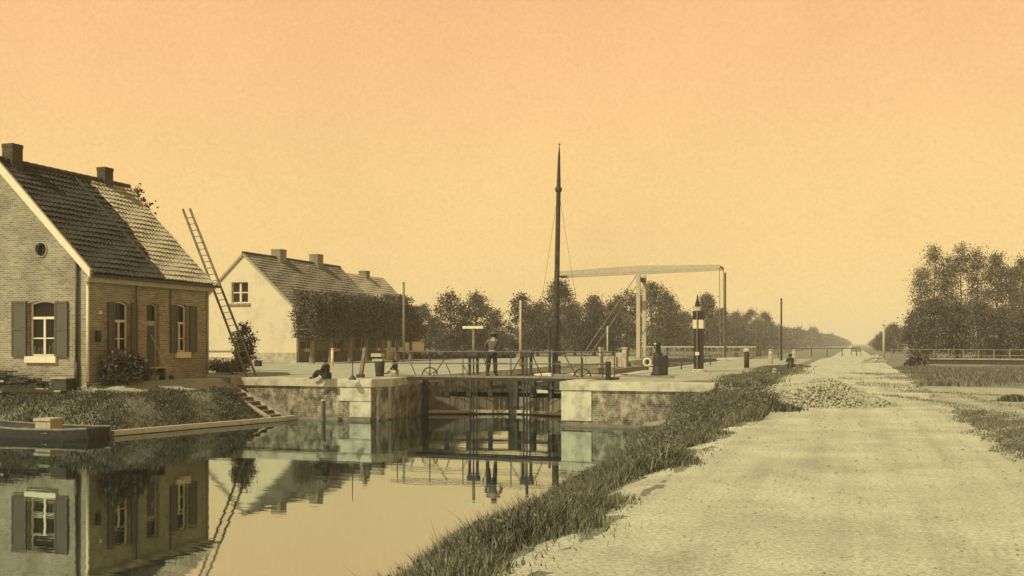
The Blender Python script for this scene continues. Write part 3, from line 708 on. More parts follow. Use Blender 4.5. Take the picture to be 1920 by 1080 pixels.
# ------------------------------------------------------------------ trees
def tree_mesh(name, H, prof, n_cl, per, leaf, seed, trunk_r, clr=0.35, trunk_h=None, mat='leaf', jitter=0.5, bark='bark', box=None):
    # prof(t) -> crown radius at height t in 0..1 of the crown; returns (trunk MB, crown mesh), base at the origin
    r = np.random.default_rng(seed); z0 = H*clr
    tr_ = MB(); lean = r.uniform(-0.03, 0.03, 2)*H
    pts = [(lean[0]*t*t, lean[1]*t*t, -0.15 + (H*0.93+0.15)*t) for t in np.linspace(0, 1, 7)]
    tr_.path(pts, [trunk_r*(1.25 if i == 0 else 1)*(1-0.88*i/6) for i in range(7)], 7)
    ctr = []; tries = 0
    while len(ctr) < n_cl and tries < n_cl*60:
        tries += 1
        t = r.uniform(0, 1)**0.9; R_ = prof(t) if prof else 0.0
        if box is None:
            a = r.uniform(0, 2*np.pi); rr = R_*np.sqrt(r.uniform(0.08, 1.0))*r.uniform(0.8, 1.12)
            c = np.array([rr*np.cos(a), rr*np.sin(a), z0+(H-z0)*t])
        else:
            c = np.array([r.uniform(-box[0], box[0]), r.uniform(-box[1], box[1]), z0+(H-z0)*t])
        ctr.append(c)
    ctr = np.array(ctr)
    for c in ctr[::max(1, n_cl//14)]:               # limbs to some of the leaf clumps
        zb = max(z0*0.7, c[2]-np.hypot(c[0], c[1])*0.8); tb = min(1, zb/(H*0.93))
        b0 = np.array([lean[0]*tb*tb, lean[1]*tb*tb, zb]); mid = (b0+c)/2+np.array([0,0,0.08*H*r.uniform(-.3,.6)])
        rb = trunk_r*(1-0.8*tb)*0.45
        tr_.path([b0, mid, c], [rb, rb*0.6, rb*0.2], 5)
    sp = jitter*r.uniform(0.6, 1.25, n_cl)
    P = np.repeat(ctr, per, 0) + r.normal(size=(n_cl*per, 3))*np.repeat(sp, per)[:,None]*np.array([1, 1, 0.8])
    if box is not None:
        lim = 1.0+r.exponential(0.09, len(P)); P[:,0] = np.clip(P[:,0], -box[0]*lim, box[0]*lim); P[:,1] = np.clip(P[:,1], -box[1]*lim, box[1]*lim)
        P[:,2] = np.clip(P[:,2], z0-r.exponential(0.26, len(P))*(0.6+0.6*np.sin(P[:,1]*3.1+seed)), H+r.normal(0, 0.08, len(P))+0.07*np.sin(P[:,1]*4.3+seed))
    P[:,2] = np.maximum(P[:,2], 0.15)
    v, q_ = leaves(P, leaf*r.uniform(0.6, 1.4, len(P)), r)
    return tr_, np_mesh('crown', v, quads=q_), mat, bark
def plant(name, loc, label, cat, spec, group=None):
    t = thing(name, loc, label, cat, group)
    tr_, cm, mat, bark = spec
    me = tr_.mesh('trunk'); o = bpy.data.objects.new('trunk', me); col.objects.link(o); me.materials.append(M[bark]); o.parent = t
    np_obj('crown', cm, mat, t)
    return t
ov = lambda R_: (lambda t: R_*math.sqrt(max(0.02, 1-(2*t-0.9)**2*0.95))*(1 if t < 0.95 else 0.7))
cone = lambda R_: (lambda t: R_*max(0.10, (1-t)**0.75*(0.55+0.45*min(1, t*4+0.2))))
col_ = lambda R_: (lambda t: R_*max(0.12, math.sin(math.pi*min(1, 0.12+0.88*t))**0.6 if t < 0.85 else 0.45*(1-t)/0.15+0.12))
# pleached limes before the white house: boxy crowns in one clipped row
HXr = -36.6
npl = 7; ya, yb = 62.6, 82.6
pl = None
for i in range(npl):
    y_ = ya + (yb-ya)*(i+0.5)/npl
    words = ['first clipped lime at the white gable end of the row', 'second clipped lime from the white gable', 'third clipped lime from the white gable', 'middle clipped lime of the seven before the white house', 'fifth clipped lime from the white gable', 'sixth clipped lime, next to the outermost', 'outermost clipped lime of the row, beside the pale pole'][i]
    spec = tree_mesh('p', zat(547, HXr, ya+1)-0.0 + [0.0, .06, -.04, .05, -.10, .35, -.45][i], None, 190, 60, 0.14, 40+i, 0.20, clr=0.37, mat='leaf_lime', jitter=0.28, bark='bark_pale', box=(0.75, (yb-ya)/npl/2*1.02))
    plant('lime_tree', (HXr+random.uniform(-.1,.1), y_, 0), words, 'tree', spec, 'clipped lime trees in a row')
# trees behind the lock: (column, top row, half width px, depth, profile, seed, label)
mid = [
 (796, 577, 17, 112, 'col', 'thin small tree just past the clipped limes'),
 (818, 596, 14, 120, 'col', 'small slender tree between the thin tree and the ragged forked one'),
 (846, 553, 30, 108, 'rag', 'ragged dark tree with a forked open top, left of the crossbar post'),
 (893, 557, 33, 110, 'ov', 'rounded dark tree directly behind the white crossbar post'),
 (930, 585, 17, 116, 'col', 'narrow tree rising over the man on the footbridge'),
 (978, 556, 32, 112, 'rag', 'dark tree behind the pale pole beside the ship mast'),
 (1008, 575, 24, 118, 'ov', 'leafy tree standing between the pale pole and the ship mast'),
 (1048, 530, 44, 118, 'cone', 'tall pointed tree directly behind the ship mast'),
 (1078, 575, 30, 124, 'ov', 'bushy tree just right of the ship mast at the pointed one'),
 (1114, 560, 32, 125, 'cone', 'conical tree between the mast and the drawbridge stays'),
 (1150, 570, 26, 128, 'ov', 'round tree behind the drawbridge stays'),
 (1176, 545, 34, 122, 'rag', 'broad tree just left of the drawbridge posts'),
 (1222, 535, 46, 120, 'ov', 'big broad tree behind the drawbridge posts'),
 (1252, 560, 26, 130, 'ov', 'shoulder tree on the right of the big broad one'),
 (1284, 590, 22, 150, 'ov', 'low tree left of the black tapered column'),
 (1325, 555, 22, 140, 'cone', 'pointed tree directly behind the black tapered column'),
 (1352, 582, 18, 160, 'ov', 'tree behind the drawbridge hanging rods'),
 (1380, 588, 16, 190, 'ov', 'first of the even avenue trees past the hanging rods'),
 (1408, 585, 17, 200, 'ov', 'tallest of the even avenue trees past the hanging rods'),
 (1434, 588, 15, 215, 'ov', 'last of the even avenue trees, nearest the dark pole'),
]
for i, (px, py, hw, d, kind, lab) in enumerate(mid):
    X, Y = pd(px, d); H = zat(py, X, Y); Rr = hw*d/F
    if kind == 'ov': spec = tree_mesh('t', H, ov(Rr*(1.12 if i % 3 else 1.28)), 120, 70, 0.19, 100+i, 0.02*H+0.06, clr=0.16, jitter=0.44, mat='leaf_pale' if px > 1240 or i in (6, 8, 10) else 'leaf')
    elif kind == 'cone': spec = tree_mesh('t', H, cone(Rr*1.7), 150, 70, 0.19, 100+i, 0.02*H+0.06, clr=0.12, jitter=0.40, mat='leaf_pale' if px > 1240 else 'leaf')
    elif kind == 'rag': spec = tree_mesh('t', H, ov(Rr*1.15), 74, 64, 0.19, 100+i, 0.02*H+0.06, clr=0.14, jitter=0.36, mat='leaf_dark')
    else: spec = tree_mesh('t', H, col_(Rr), 44, 60, 0.18, 100+i, 0.02*H+0.05, clr=0.15, jitter=0.34)
    plant('broadleaf_tree', (X, Y, 0), lab, 'tree', spec, 'trees behind the lock')
X, Y = pd(256, 48); plant('broadleaf_tree', (X, Y, 0), 'tree whose twigs show past the far slope of the brick house roof', 'tree', tree_mesh('h', zat(356, X, Y), col_(0.75), 40, 40, 0.14, 77, 0.12, clr=0.45, jitter=0.2, mat='leaf_dark'))
# undergrowth shrubs that close the row down to the ground
sh = []
for i, (px, hw, top) in enumerate([(805,20,622),(835,22,628),(870,24,620),(905,22,624),(940,18,628),(985,24,618),(1030,26,612),(1075,28,612),(1120,26,615),(1165,30,612),(1210,30,610),(1255,28,614),(1300,24,620),(1340,24,620),(1375,22,622),(1410,22,622),(1440,18,624)]):
    d = 135 + i*4; X, Y = pd(px, d); H = zat(top, X, Y)
    lab = ['bushy undergrowth %s' % s for s in ('below the thin small tree', 'below the ragged forked tree, left side', 'at the foot of the crossbar post', 'right of the crossbar post', 'beyond the man on the footbridge', 'below the pale pole', 'left of the mast foot', 'right of the mast foot', 'below the conical tree', 'below the drawbridge stays', 'behind the drawbridge posts', 'right of the drawbridge posts', 'left of the black tapered column', 'right of the black tapered column', 'behind the hanging rods', 'below the even avenue trees', 'beside the dark pole')][i]
    spec = tree_mesh('s', H, ov(hw*d/F*1.45), 60, 40, 0.28, 300+i, 0.06, clr=0.05, jitter=0.5)
    plant('shrub', (X, Y, 0), lab, 'shrub', spec, 'undergrowth below the trees')
# far avenue: one tree of the kind, copied into the distance
av = None
k = 0
for px, top, d in [(1456, 612, 300), (1470, 616, 320), (1484, 618, 350), (1497, 616, 370), (1512, 622, 400), (1524, 616, 420), (1536, 626, 450), (1548, 628, 480), (1558, 627, 520), (1568, 631, 560), (1577, 634, 620), (1585, 637, 700), (1591, 640, 800), (1643, 636, 520), (1652, 632, 420), (1634, 640, 700)]:
    X, Y = pd(px, d); H = zat(top, X, Y)
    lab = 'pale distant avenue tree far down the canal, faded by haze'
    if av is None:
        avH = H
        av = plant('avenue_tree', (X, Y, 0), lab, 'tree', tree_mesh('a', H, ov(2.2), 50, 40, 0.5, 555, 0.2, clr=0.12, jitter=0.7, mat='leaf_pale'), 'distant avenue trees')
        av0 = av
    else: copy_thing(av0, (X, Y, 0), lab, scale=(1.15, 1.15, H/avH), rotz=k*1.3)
    k += 1
# right-hand group: tall open poplars over round trees
for i, (px, top, hw, d, lab) in enumerate([
 (1728, 505, 14, 99, 'leftmost tall open poplar, lowest of the tall ones'),
 (1751, 467, 20, 96, 'tall poplar with a rounded head, second from the road side'),
 (1778, 485, 14, 100, 'slim poplar in the dip between two taller heads'),
 (1804, 466, 24, 96, 'tallest broad poplar of the group by the fence'),
 (1834, 470, 19, 97, 'tall poplar right of the broadest head'),
 (1868, 482, 21, 93, 'dark dense poplar standing alone at the gap'),
 (1898, 505, 13, 98, 'open poplar in the low gap before the frame edge'),
 (1920, 482, 20, 92, 'poplar cut by the right frame edge')]):
    X, Y = pd(px, d); H = zat(top, X, Y)
    spec = tree_mesh('p', H, col_(hw*d/F*1.15), 84 if i not in (5,) else 130, 52, 0.14, 400+i, 0.13, clr=0.40 if i != 5 else 0.30, jitter=0.36, bark='dark_wood', mat='leaf_pale' if i != 5 else 'leaf')
    plant('poplar_tree', (X, Y, 0), lab, 'tree', spec, 'tall poplars right of the road')
for i, (px, top, hw, d, lab) in enumerate([
 (1676, 612, 24, 150, 'small dark round tree standing alone right of the far road'),
 (1655, 628, 16, 190, 'low hazy bush tree beside the pale post'),
 (1722, 590, 24, 92, 'round tree at the road end of the grove'),
 (1752, 563, 30, 90, 'high round tree under the second poplar'),
 (1795, 575, 30, 91, 'round dark tree under the tallest poplar'),
 (1838, 572, 30, 89, 'round tree under the poplars right of the tallest'),
 (1876, 585, 26, 90, 'round tree below the dark dense poplar'),
 (1915, 585, 28, 88, 'round dark tree at the right frame edge')]):
    X, Y = pd(px, d); H = zat(top, X, Y)
    spec = tree_mesh('r', H, ov(hw*d/F*1.15), 140, 70, 0.15, 500+i, 0.12, clr=0.10, jitter=0.36)
    plant('round_tree', (X, Y, 0), lab, 'tree', spec, 'round trees right of the road')

# ------------------------------------------------------------------ grass and weeds (uncountable)
def scatter(n, fx, fy, r): return fx(r, n), fy(r, n)
def grass_obj(name, P, h, w, mat, lean, label, cat='grass'):
    v, q_, t_ = blades(P, h, w, lean)
    o = np_obj(name, np_mesh(name, v, quads=q_, tris=t_), mat)
    return tag(o, label, cat, kind='stuff')
gzv_ = np.vectorize(gz)
def redge(Y): return -2.05 + 0.22*np.sin(Y*1.7) + 0.12*np.sin(Y*4.3+1) + 0.55*((Y > 17) & (Y < 25))*np.sin(np.clip((Y-17)/8,0,1)*np.pi) - np.clip((Y-25.5)/6, 0, 1)*1.9
def bank_points(n, seed, power=1.15):
    r = np.random.default_rng(seed)
    Y = 5 + (36-5)*r.uniform(0, 1, n)**power
    xrv = np.array([xr(y) for y in Y]); s_ = r.uniform(-0.03, 1.0, n)
    X = xrv + s_*(-1.6-xrv)
    edge = redge(Y)
    keep = X < edge + r.exponential(0.09, n)*np.where(r.uniform(0, 1, n) < 0.12, 4.0, 1.0)
    keep &= ~((Y > LY-0.25) & (X < -4.6))
    pat = np.sin(X*2.1+Y*0.9)+np.sin(Y*1.3-X*1.1+2)+np.sin(X*4.7-Y*2.2)*0.6
    keep &= (r.uniform(-2.2, 2.2, n) < pat + 1.5)
    return X[keep], Y[keep], pat[keep], edge[keep], r
def weed_height(X, Y): return np.exp(-((Y-23.5)/4.5)**2)*np.clip((X+5.8)/2.0, 0, 1)     # rank weeds below the lock wall
def right_bank():
    X, Y, pat, edge, r = bank_points(230000, 11)
    Z = gzv_(X, Y); top = weed_height(X, Y)
    h = (0.15 + 0.05*pat + 0.20*top)*r.uniform(0.35, 1.6, len(X)); h = np.clip(h, 0.04, 0.8)
    h *= np.clip((edge - X)/0.6+0.40, 0.22, 1.0)
    tall = r.uniform(0, 1, len(X)) < 0.03; h = np.where(tall & (h < 0.3), h*1.6, h)
    h = np.where(Y > 27, np.minimum(h, np.maximum(0.10, 0.10 - Z)), h)
    return np.stack([X, Y, Z-0.02], 1), h, r.uniform(0.006, 0.015, len(X))*(0.75+Y/20)
grass_obj('grass', *right_bank(), 'grass', 0.85, 'rough grass between the canal water and the sandy road')
def bank_weeds():
    X, Y, pat, edge, r = bank_points(60000, 18, 0.9)
    k = (X < edge-0.1) & ((pat > 0.2) | (weed_height(X, Y) > 0.3)); X, Y, pat = X[k], Y[k], pat[k]
    Z = gzv_(X, Y); top = weed_height(X, Y); hh = 0.18+0.07*pat+0.55*top*(0.75+0.25*np.sin(X*5+Y*3))
    hh = np.where(Y > 27, np.minimum(hh, np.maximum(0.08, -Z)), hh)
    P = np.stack([X, Y, Z + hh*r.uniform(0, 1, len(X))**0.7], 1)
    v, q_ = leaves(P, r.uniform(0.018, 0.042, len(X))*(0.45+Y/20), r)
    tag(np_obj('weeds', np_mesh('weeds', v, quads=q_), 'grass'), 'leafy weeds heaped on the road side bank below the lock wall', 'weeds', kind='stuff')
bank_weeds()
def left_points(n, seed):
    r = np.random.default_rng(seed)
    X = r.uniform(-46, -20.9, n); Y = r.uniform(27.3, 34.7, n)
    xlv = -23.1 + 1.8*np.clip((Y-27.5)/7, 0, 1)
    sd = np.minimum(xlv-X, Y-27.5)
    keep = (sd > 0.02) & (sd < 1.55 + 0.16*np.sin(X*2.3) + 0.16*np.sin(Y*2.9)) & (Y < 34.35 + r.normal(0, 0.12, n))
    return X[keep], Y[keep], sd[keep], r
def left_bank():
    X, Y, sd, r = left_points(120000, 12)
    Z = gzv_(X, Y); pat = np.sin(X*1.9+Y*1.7)+np.sin(X*3.7-Y*2.9)
    h = np.clip((0.10+0.04*pat)*r.uniform(0.5, 1.7, len(X)), 0.04, 0.4)
    return np.stack([X, Y, Z-0.02], 1), h, r.uniform(0.015, 0.04, len(X))
def left_weeds():
    X, Y, sd, r = left_points(90000, 19)
    Z = gzv_(X, Y); lump = np.clip(np.sin(X*1.7+0.6)*0.5+np.sin(Y*2.1+X*0.8)*0.5+np.sin(X*4.1-Y*3.3)*0.3, -0.4, 1.2)
    k = lump > -0.25; X, Y, Z, lump = X[k], Y[k], Z[k], lump[k]
    P = np.stack([X, Y, Z + (0.10+0.20*np.maximum(lump, 0))*r.uniform(0, 1, len(X))], 1)
    v, q_ = leaves(P, r.uniform(0.04, 0.10, len(X)), r)
    tag(np_obj('undergrowth', np_mesh('undergrowth', v, quads=q_), 'grass_left'), 'lumpy leafy undergrowth on the bank below the brick house', 'undergrowth', kind='stuff')
left_weeds()
Pl, hl, wl2 = left_bank()
grass_obj('weeds', Pl, hl, wl2, 'grass_left', 0.9, 'dark rough weeds covering the bank below the brick house', 'weeds')
def meadow():
    r = np.random.default_rng(13)
    n = 130000
    Y = r.uniform(31.5, 66, n); X = r.uniform(2.0, 46, n)
    k = (X > 2.4 + 0.3*np.sin(Y*0.8)) & (depth(X, Y) > 33.4 + 0.25*np.sin(X*1.3)) & (depth(X, Y) < 62)
    X, Y = X[k], Y[k]; pat = np.sin(X*0.7+Y*0.5)+np.sin(X*1.9-Y*0.8)
    return np.stack([X, Y, np.zeros(len(X))-0.01], 1), np.clip((0.09+0.035*pat)*r.uniform(0.3, 1.8, len(X)), 0.02, 0.4), r.uniform(0.025, 0.06, len(X))
grass_obj('meadow_grass', *meadow(), 'meadow', 0.9, 'rough grey grass of the field right of the road')
def verge():
    r = np.random.default_rng(14)
    n = 90000
    Y = r.uniform(4, 26, n); c = 2.35
    X = c + r.normal(0, 0.38, n) + r.uniform(-0.15, 0.35, n)
    k = (r.uniform(0, 1, n) < 0.6) & (X > 1.75+0.12*np.sin(Y*2.1)+0.1*np.sin(Y*5)) & (np.sin(X*5+Y*1.1)+np.sin(Y*2.3)+np.sin(X*9-Y*4)+0.6 > r.uniform(-1.5, 2.4, n)) & (Y < 21.5+r.normal(0,1.0,n))
    X, Y = X[k], Y[k]
    # ruts and grassy ridges of the side track, and the worn patch of the road beyond the stones
    pts = []
    for (a, b, m, sp) in (((1650,740),(1780,757),1430,0.17), ((1780,757),(1925,792),1760,0.20), ((1800,742),(1925,768),1210,0.20), ((1690,733),(1925,745),1430,0.26), ((1840,775),(1930,820),1210,0.17)):
        f = r.uniform(0, 1, m); A_ = np.array(gp(*a)); B_ = np.array(gp(*b)); q_ = A_[None]+(B_-A_)[None]*f[:,None]; q_ += r.normal(0, sp, q_.shape)
        q_ = q_[np.sin(f*23+a[0])+np.sin(f*51) > r.uniform(-1.8, 1.4, m)]; pts.append(q_)
    m = 9000; q_ = np.stack([r.uniform(-0.6, 2.2, m), r.uniform(31, 52, m)], 1); q_ = q_[(np.sin(q_[:,0]*2.5+q_[:,1]*0.5)+np.sin(q_[:,1]*0.9) + (q_[:,0]-0.6)*0.8 > r.uniform(-0.6, 2.4, m))]; pts.append(q_)
    q_ = np.concatenate(pts); X = np.concatenate([X, q_[:,0]]); Y = np.concatenate([Y, q_[:,1]])
    return np.stack([X, Y, np.zeros(len(X))-0.005], 1), r.uniform(0.012, 0.055, len(X)), r.uniform(0.008, 0.018, len(X))*(0.8+Y/28)
grass_obj('verge_grass', *verge(), 'meadow', 1.0, 'short dry grass on the verge along the right side of the road')
def strip():
    r = np.random.default_rng(15); n = 26000
    Y = r.uniform(33.5, 66, n); c = -3.75 + 0.25*np.sin(Y*0.4)
    X = c + r.normal(0, 0.42, n)*np.clip((Y-31)/6, 0.3, 1.2)
    pat = np.sin(X*2+Y)+np.sin(Y*1.7)
    return np.stack([X, Y, np.zeros(n)-0.005], 1), np.clip((0.10+0.03*pat)*r.uniform(.4,1.6,n), .03, .3), r.uniform(0.02, 0.045, n)
grass_obj('strip_grass', *strip(), 'grass', 0.9, 'grass strip between the lock quay and the road')
# thin wisps on the road itself, pebbles
def wisps():
    r = np.random.default_rng(16); n = 2600
    cy = r.uniform(4.5, 34, 160); cx = r.uniform(-1.7, 2.0, 160)
    idx = r.integers(0, 160, n); X = cx[idx]+r.normal(0, .30, n); Y = cy[idx]+r.normal(0, .25, n)
    return np.stack([X, Y, np.zeros(n)], 1), r.uniform(0.004, 0.013, n), r.uniform(0.006, 0.02, n)
grass_obj('straw', *wisps(), 'grass', 3.0, 'scraps of straw and dry stalks lying on the sandy road', 'straw')
def rocks(P, size, r):
    base = np.array([[1,0,0],[-1,0,0],[0,1,0],[0,-1,0],[0,0,1],[0,0,-1]], float)
    fc = np.array([[0,2,4],[2,1,4],[1,3,4],[3,0,4],[2,0,5],[1,2,5],[3,1,5],[0,3,5]])
    n = len(P); v = base[None]*r.uniform(0.6, 1.3, (n,6,3))
    a = r.uniform(0, 6.28, n); b_ = r.uniform(0, 6.28, n)
    ca, sa, cb, sb = np.cos(a), np.sin(a), np.cos(b_), np.sin(b_)
    Rm = np.stack([np.stack([ca,-sa,0*a],1), np.stack([sa*cb,ca*cb,-sb],1), np.stack([sa*sb,ca*sb,cb],1)], 1)
    v = np.einsum('nij,nkj->nki', Rm, v)*size[:,None,None]*0.5 + P[:,None,:]
    return v.reshape(-1,3), (np.arange(n)[:,None,None]*6+fc[None]).reshape(-1,3)
r = np.random.default_rng(17); n_ = 1500
P = np.stack([r.uniform(-1.8, 2.3, n_), r.uniform(4, 36, n_), np.full(n_, 0.006)], 1)
v, t_ = rocks(P, r.uniform(0.008, 0.035, n_)*(0.7+P[:,1]/25), r)
tag(np_obj('pebbles', np_mesh('pebbles', v, tris=t_), 'rock'), 'loose pebbles scattered over the sandy road', 'pebbles', kind='stuff')
# heap of broken stone on the road
hc = gp(1524, 757)
def heap(cx, cy, lx, ly, hh, n, smin, smax, name, label, seed, mat='rock', ang=0.0):
    r = np.random.default_rng(seed)
    u = r.uniform(-1.05, 1.05, n*2); w = r.uniform(-1.05, 1.05, n*2); rad = np.sqrt(u*u+w*w)
    k = rad < 1.0 + 0.07*r.normal(size=n*2); u, w, rad = u[k][:n], w[k][:n], rad[k][:n]
    hz = hh*np.clip(1-rad**1.6, 0, 1)*(1+0.12*np.sin(u*7)+0.1*np.sin(w*9))
    ca, sa = math.cos(ang), math.sin(ang)
    P = np.stack([cx+(u*lx)*ca-(w*ly)*sa, cy+(u*lx)*sa+(w*ly)*ca, hz+0.01], 1)
    v, t_ = rocks(P, r.uniform(smin, smax, len(P)), r)
    # the body of the heap under the outer stones
    nb = 24; bv = [(cx, cy, hh*0.92)]; bt = []
    for i in range(1, 5):
        q_ = i/4
        for j in range(nb):
            a = 2*math.pi*j/nb; bu, bw = q_*math.cos(a), q_*math.sin(a)
            bv.append((cx+bu*lx*ca-bw*ly*sa, cy+bu*lx*sa+bw*ly*ca, hh*(1-q_**1.6)*0.95-0.02))
    for j in range(nb):
        bt.append((0, 1+j, 1+(j+1)%nb))
        for i in range(3):
            a0 = 1+i*nb+j; a1 = 1+i*nb+(j+1)%nb; bt += [(a0, a0+nb, a1+nb), (a0, a1+nb, a1)]
    v2 = np.concatenate([np.array(bv), v]); t2 = np.concatenate([np.array(bt), t_+len(bv)])
    return tag(np_obj(name, np_mesh(name, v2, tris=t2), mat), label, 'heap', kind='stuff')
heap(hc[0], hc[1], 1.78, 1.60, 0.52, 4800, 0.04, 0.095, 'stone_heap', 'low heap of broken stone lying across the sandy road', 21, ang=-TH*0 - 0.32)
hc2 = gp(1641, 680)
heap(hc2[0], hc2[1], 0.95, 0.8, 0.50, 500, 0.08, 0.22, 'rubble_heap', 'small dark rubble mound at the field corner below the pale post', 22)
def clump(px0, px1, py, n, hmin, hmax, seed, name, label, mat='grass_left', depthspread=0.25):
    r = np.random.default_rng(seed); px = np.clip(r.normal((px0+px1)/2, (px1-px0)/4.2, n), px0-10, px1+10)
    pts = np.array([gp(p, py) for p in px]); pts[:,1] += r.normal(0, depthspread, n)
    P = np.stack([pts[:,0], pts[:,1], np.zeros(n)], 1)
    return grass_obj(name, P, r.uniform(hmin, hmax, n)*np.exp(-((px-(px0+px1)/2)/((px1-px0)*0.55))**2), r.uniform(0.015, 0.04, n), mat, 0.9, label)
clump(1420, 1505, 770, 1100, 0.06, 0.20, 23, 'grass_tuft', 'dark grass tuft at the left foot of the stone heap')
clump(1870, 1935, 752, 900, 0.05, 0.2, 24, 'grass_tuft', 'dark grass tuft on the side track at the right frame edge')

# ------------------------------------------------------------------ ladder leaning on the house corner
lb = Vector((*gp(472, 707), 0.0)); lt_x, lt_y = -27.35, 36.95
lt = Vector((lt_x, lt_y+0.1, 7.25)); lt = lb + (lt-lb)
ld = thing('ladder', lb, 'long wooden ladder leaning against the far corner of the brick house', 'ladder')
dirv = (lt-lb).normalized(); sidev = dirv.cross(Vector((0,0,1))).normalized()
sidev = Vector((0.45, 0.9, 0)); sidev = (sidev - dirv*sidev.dot(dirv)).normalized()
hwid = 0.17
for s in (-1, 1):
    MB().bar(lb+sidev*s*(hwid+0.05), lt+sidev*s*hwid, 0.055, 0.085).build('rail', 'wood', ld)
L = (lt-lb).length
for i in range(1, int(L/0.30)):
    c = lb + dirv*(0.30*i); MB().tube(c-sidev*(hwid+0.03), c+sidev*(hwid+0.03), 0.017, 0.017, 6).build('rung', 'wood', ld)

# ------------------------------------------------------------------ left bank: steps, waling, punt
st_t = Vector((*pd(432, 38.2), 0)); st_t.z = -0.35
st_b = Vector((*gp(512, 791, WZ), WZ))
st_t = Vector((-24.0, 35.15, -0.46)); st_b = Vector((-21.75, 35.15, WZ-0.02))
st = thing('steps', (st_b.x, st_b.y, WZ), 'wooden steps down the bank to the water beside the quay wall', 'steps')
for dy in (-0.45, 0.45):
    MB().bar(st_t+Vector((0,dy,0.10)), st_b+Vector((0,dy,0.10)), 0.09, 0.20).build('stringer', 'wood_pale', st)
for i in range(7):
    c = st_t.lerp(st_b, (i+0.5)/7) + Vector((0,0,0.13)); MB().box(c.x-0.15, c.x+0.15, c.y-0.40, c.y+0.40, c.z-0.03, c.z+0.02).build('tread', 'wood', st)
wk = thing('waling', (-22.2, 31, WZ), 'pale timber waling along the water edge below the weeds', 'timber edge')
pts = [(xl(y)+0.10+0.04*math.sin(y*2), y, WZ+0.10) for y in np.linspace(27.3, 35.7, 9)]
for i in range(8):
    MB().bar(pts[i], tuple(np.array(pts[i+1])*0.985+np.array(pts[i])*0.015), 0.24, 0.16).build('beam', 'wood_pale', wk)
for i in range(0, 9, 2): MB().tube((pts[i][0]-0.18, pts[i][1], -2.6), (pts[i][0]-0.18, pts[i][1], WZ+0.2), 0.07, 0.06, 8).build('pile', 'dark_wood', wk)
# flat punt with a box
bo = thing('punt', (-27, 26.6, WZ), 'dark flat bottomed punt moored below the brick house', 'boat')
bx0, bx1 = xat(-70, 26.0), xat(211, 27.2)
def hull_sec(x, w, zt, zb): return [(x, 26.55-w*0.5, zt), (x, 26.55+w*0.5, zt), (x, 26.55+w*0.36, zb), (x, 26.55-w*0.36, zb)]
secs = [(bx0, 1.0, 0.42, 0.10), (bx0+0.8, 1.5, 0.34, -0.15), (bx0+2.6, 1.7, 0.28, -0.2), (bx1-2.2, 1.7, 0.28, -0.2), (bx1-0.8, 1.5, 0.29, -0.2), (bx1, 1.1, 0.33, -0.02)]
vs = []; fs = []
for (x, w, zt, zb) in secs: vs += hull_sec(x, w, WZ+zt, WZ+zb)
for i in range(len(secs)-1):
    a = i*4
    for j in (1, 2, 3): fs.append((a+j, a+(j+1)%4, a+4+(j+1)%4, a+4+j))
fs += [(0,1,2,3), (20,21,22,23)]
hull = MB().add(vs, fs); hull.build('hull', 'black_paint', bo)
fl = MB()
vs = []
for (x, w, zt, zb) in secs: vs += [(x, 26.55-w*0.45, WZ+max(zb+0.12, 0.1)), (x, 26.55+w*0.45, WZ+max(zb+0.12, 0.1))]
MB().add(vs, [(2*i,2*i+1,2*i+3,2*i+2) for i in range(5)]).build('floorboard', 'dark_wood', bo)
for s in (-1, 1):
    p = [(x, 26.55+s*w*0.5, WZ+zt+0.02) for (x, w, zt, zb) in secs]
    MB().path(p, 0.035, 6).build('gunwale', 'wood', bo)
for x in (bx0+1.5, bx1-1.5): MB().box(x-0.12, x+0.12, 25.8, 27.3, WZ+0.16, WZ+0.20).build('thwart', 'wood', bo)
cbx = xat(93, 26.6)
cb = thing('fish_box', (cbx, 26.6, WZ+0.10), 'pale lidded wooden box standing in the punt', 'box')
MB().box(cbx-0.30, cbx+0.30, 26.3, 26.85, WZ+0.10, WZ+0.52).build('body', 'wood_pale', cb)
MB().box(cbx-0.34, cbx+0.34, 26.26, 26.89, WZ+0.525, WZ+0.60).build('lid', 'wood_pale', cb)
# mooring pile in the water before the left wall
mpx = xat(607, 35.2)
t = thing('mooring_pile', (mpx, 35.2, WZ), 'slim dark pile standing in the water before the left quay wall', 'post')
MB().tube((mpx, 35.2, -3), (mpx, 35.2, -0.83), 0.075, 0.07, 10).build('post', 'dark_wood', t, smooth=True)
MB().lathe((mpx, 35.2, -0.83), [(0.11, 0), (0.11, 0.05), (0.02, 0.07)], 10).build('cap', 'paint_grey', t)

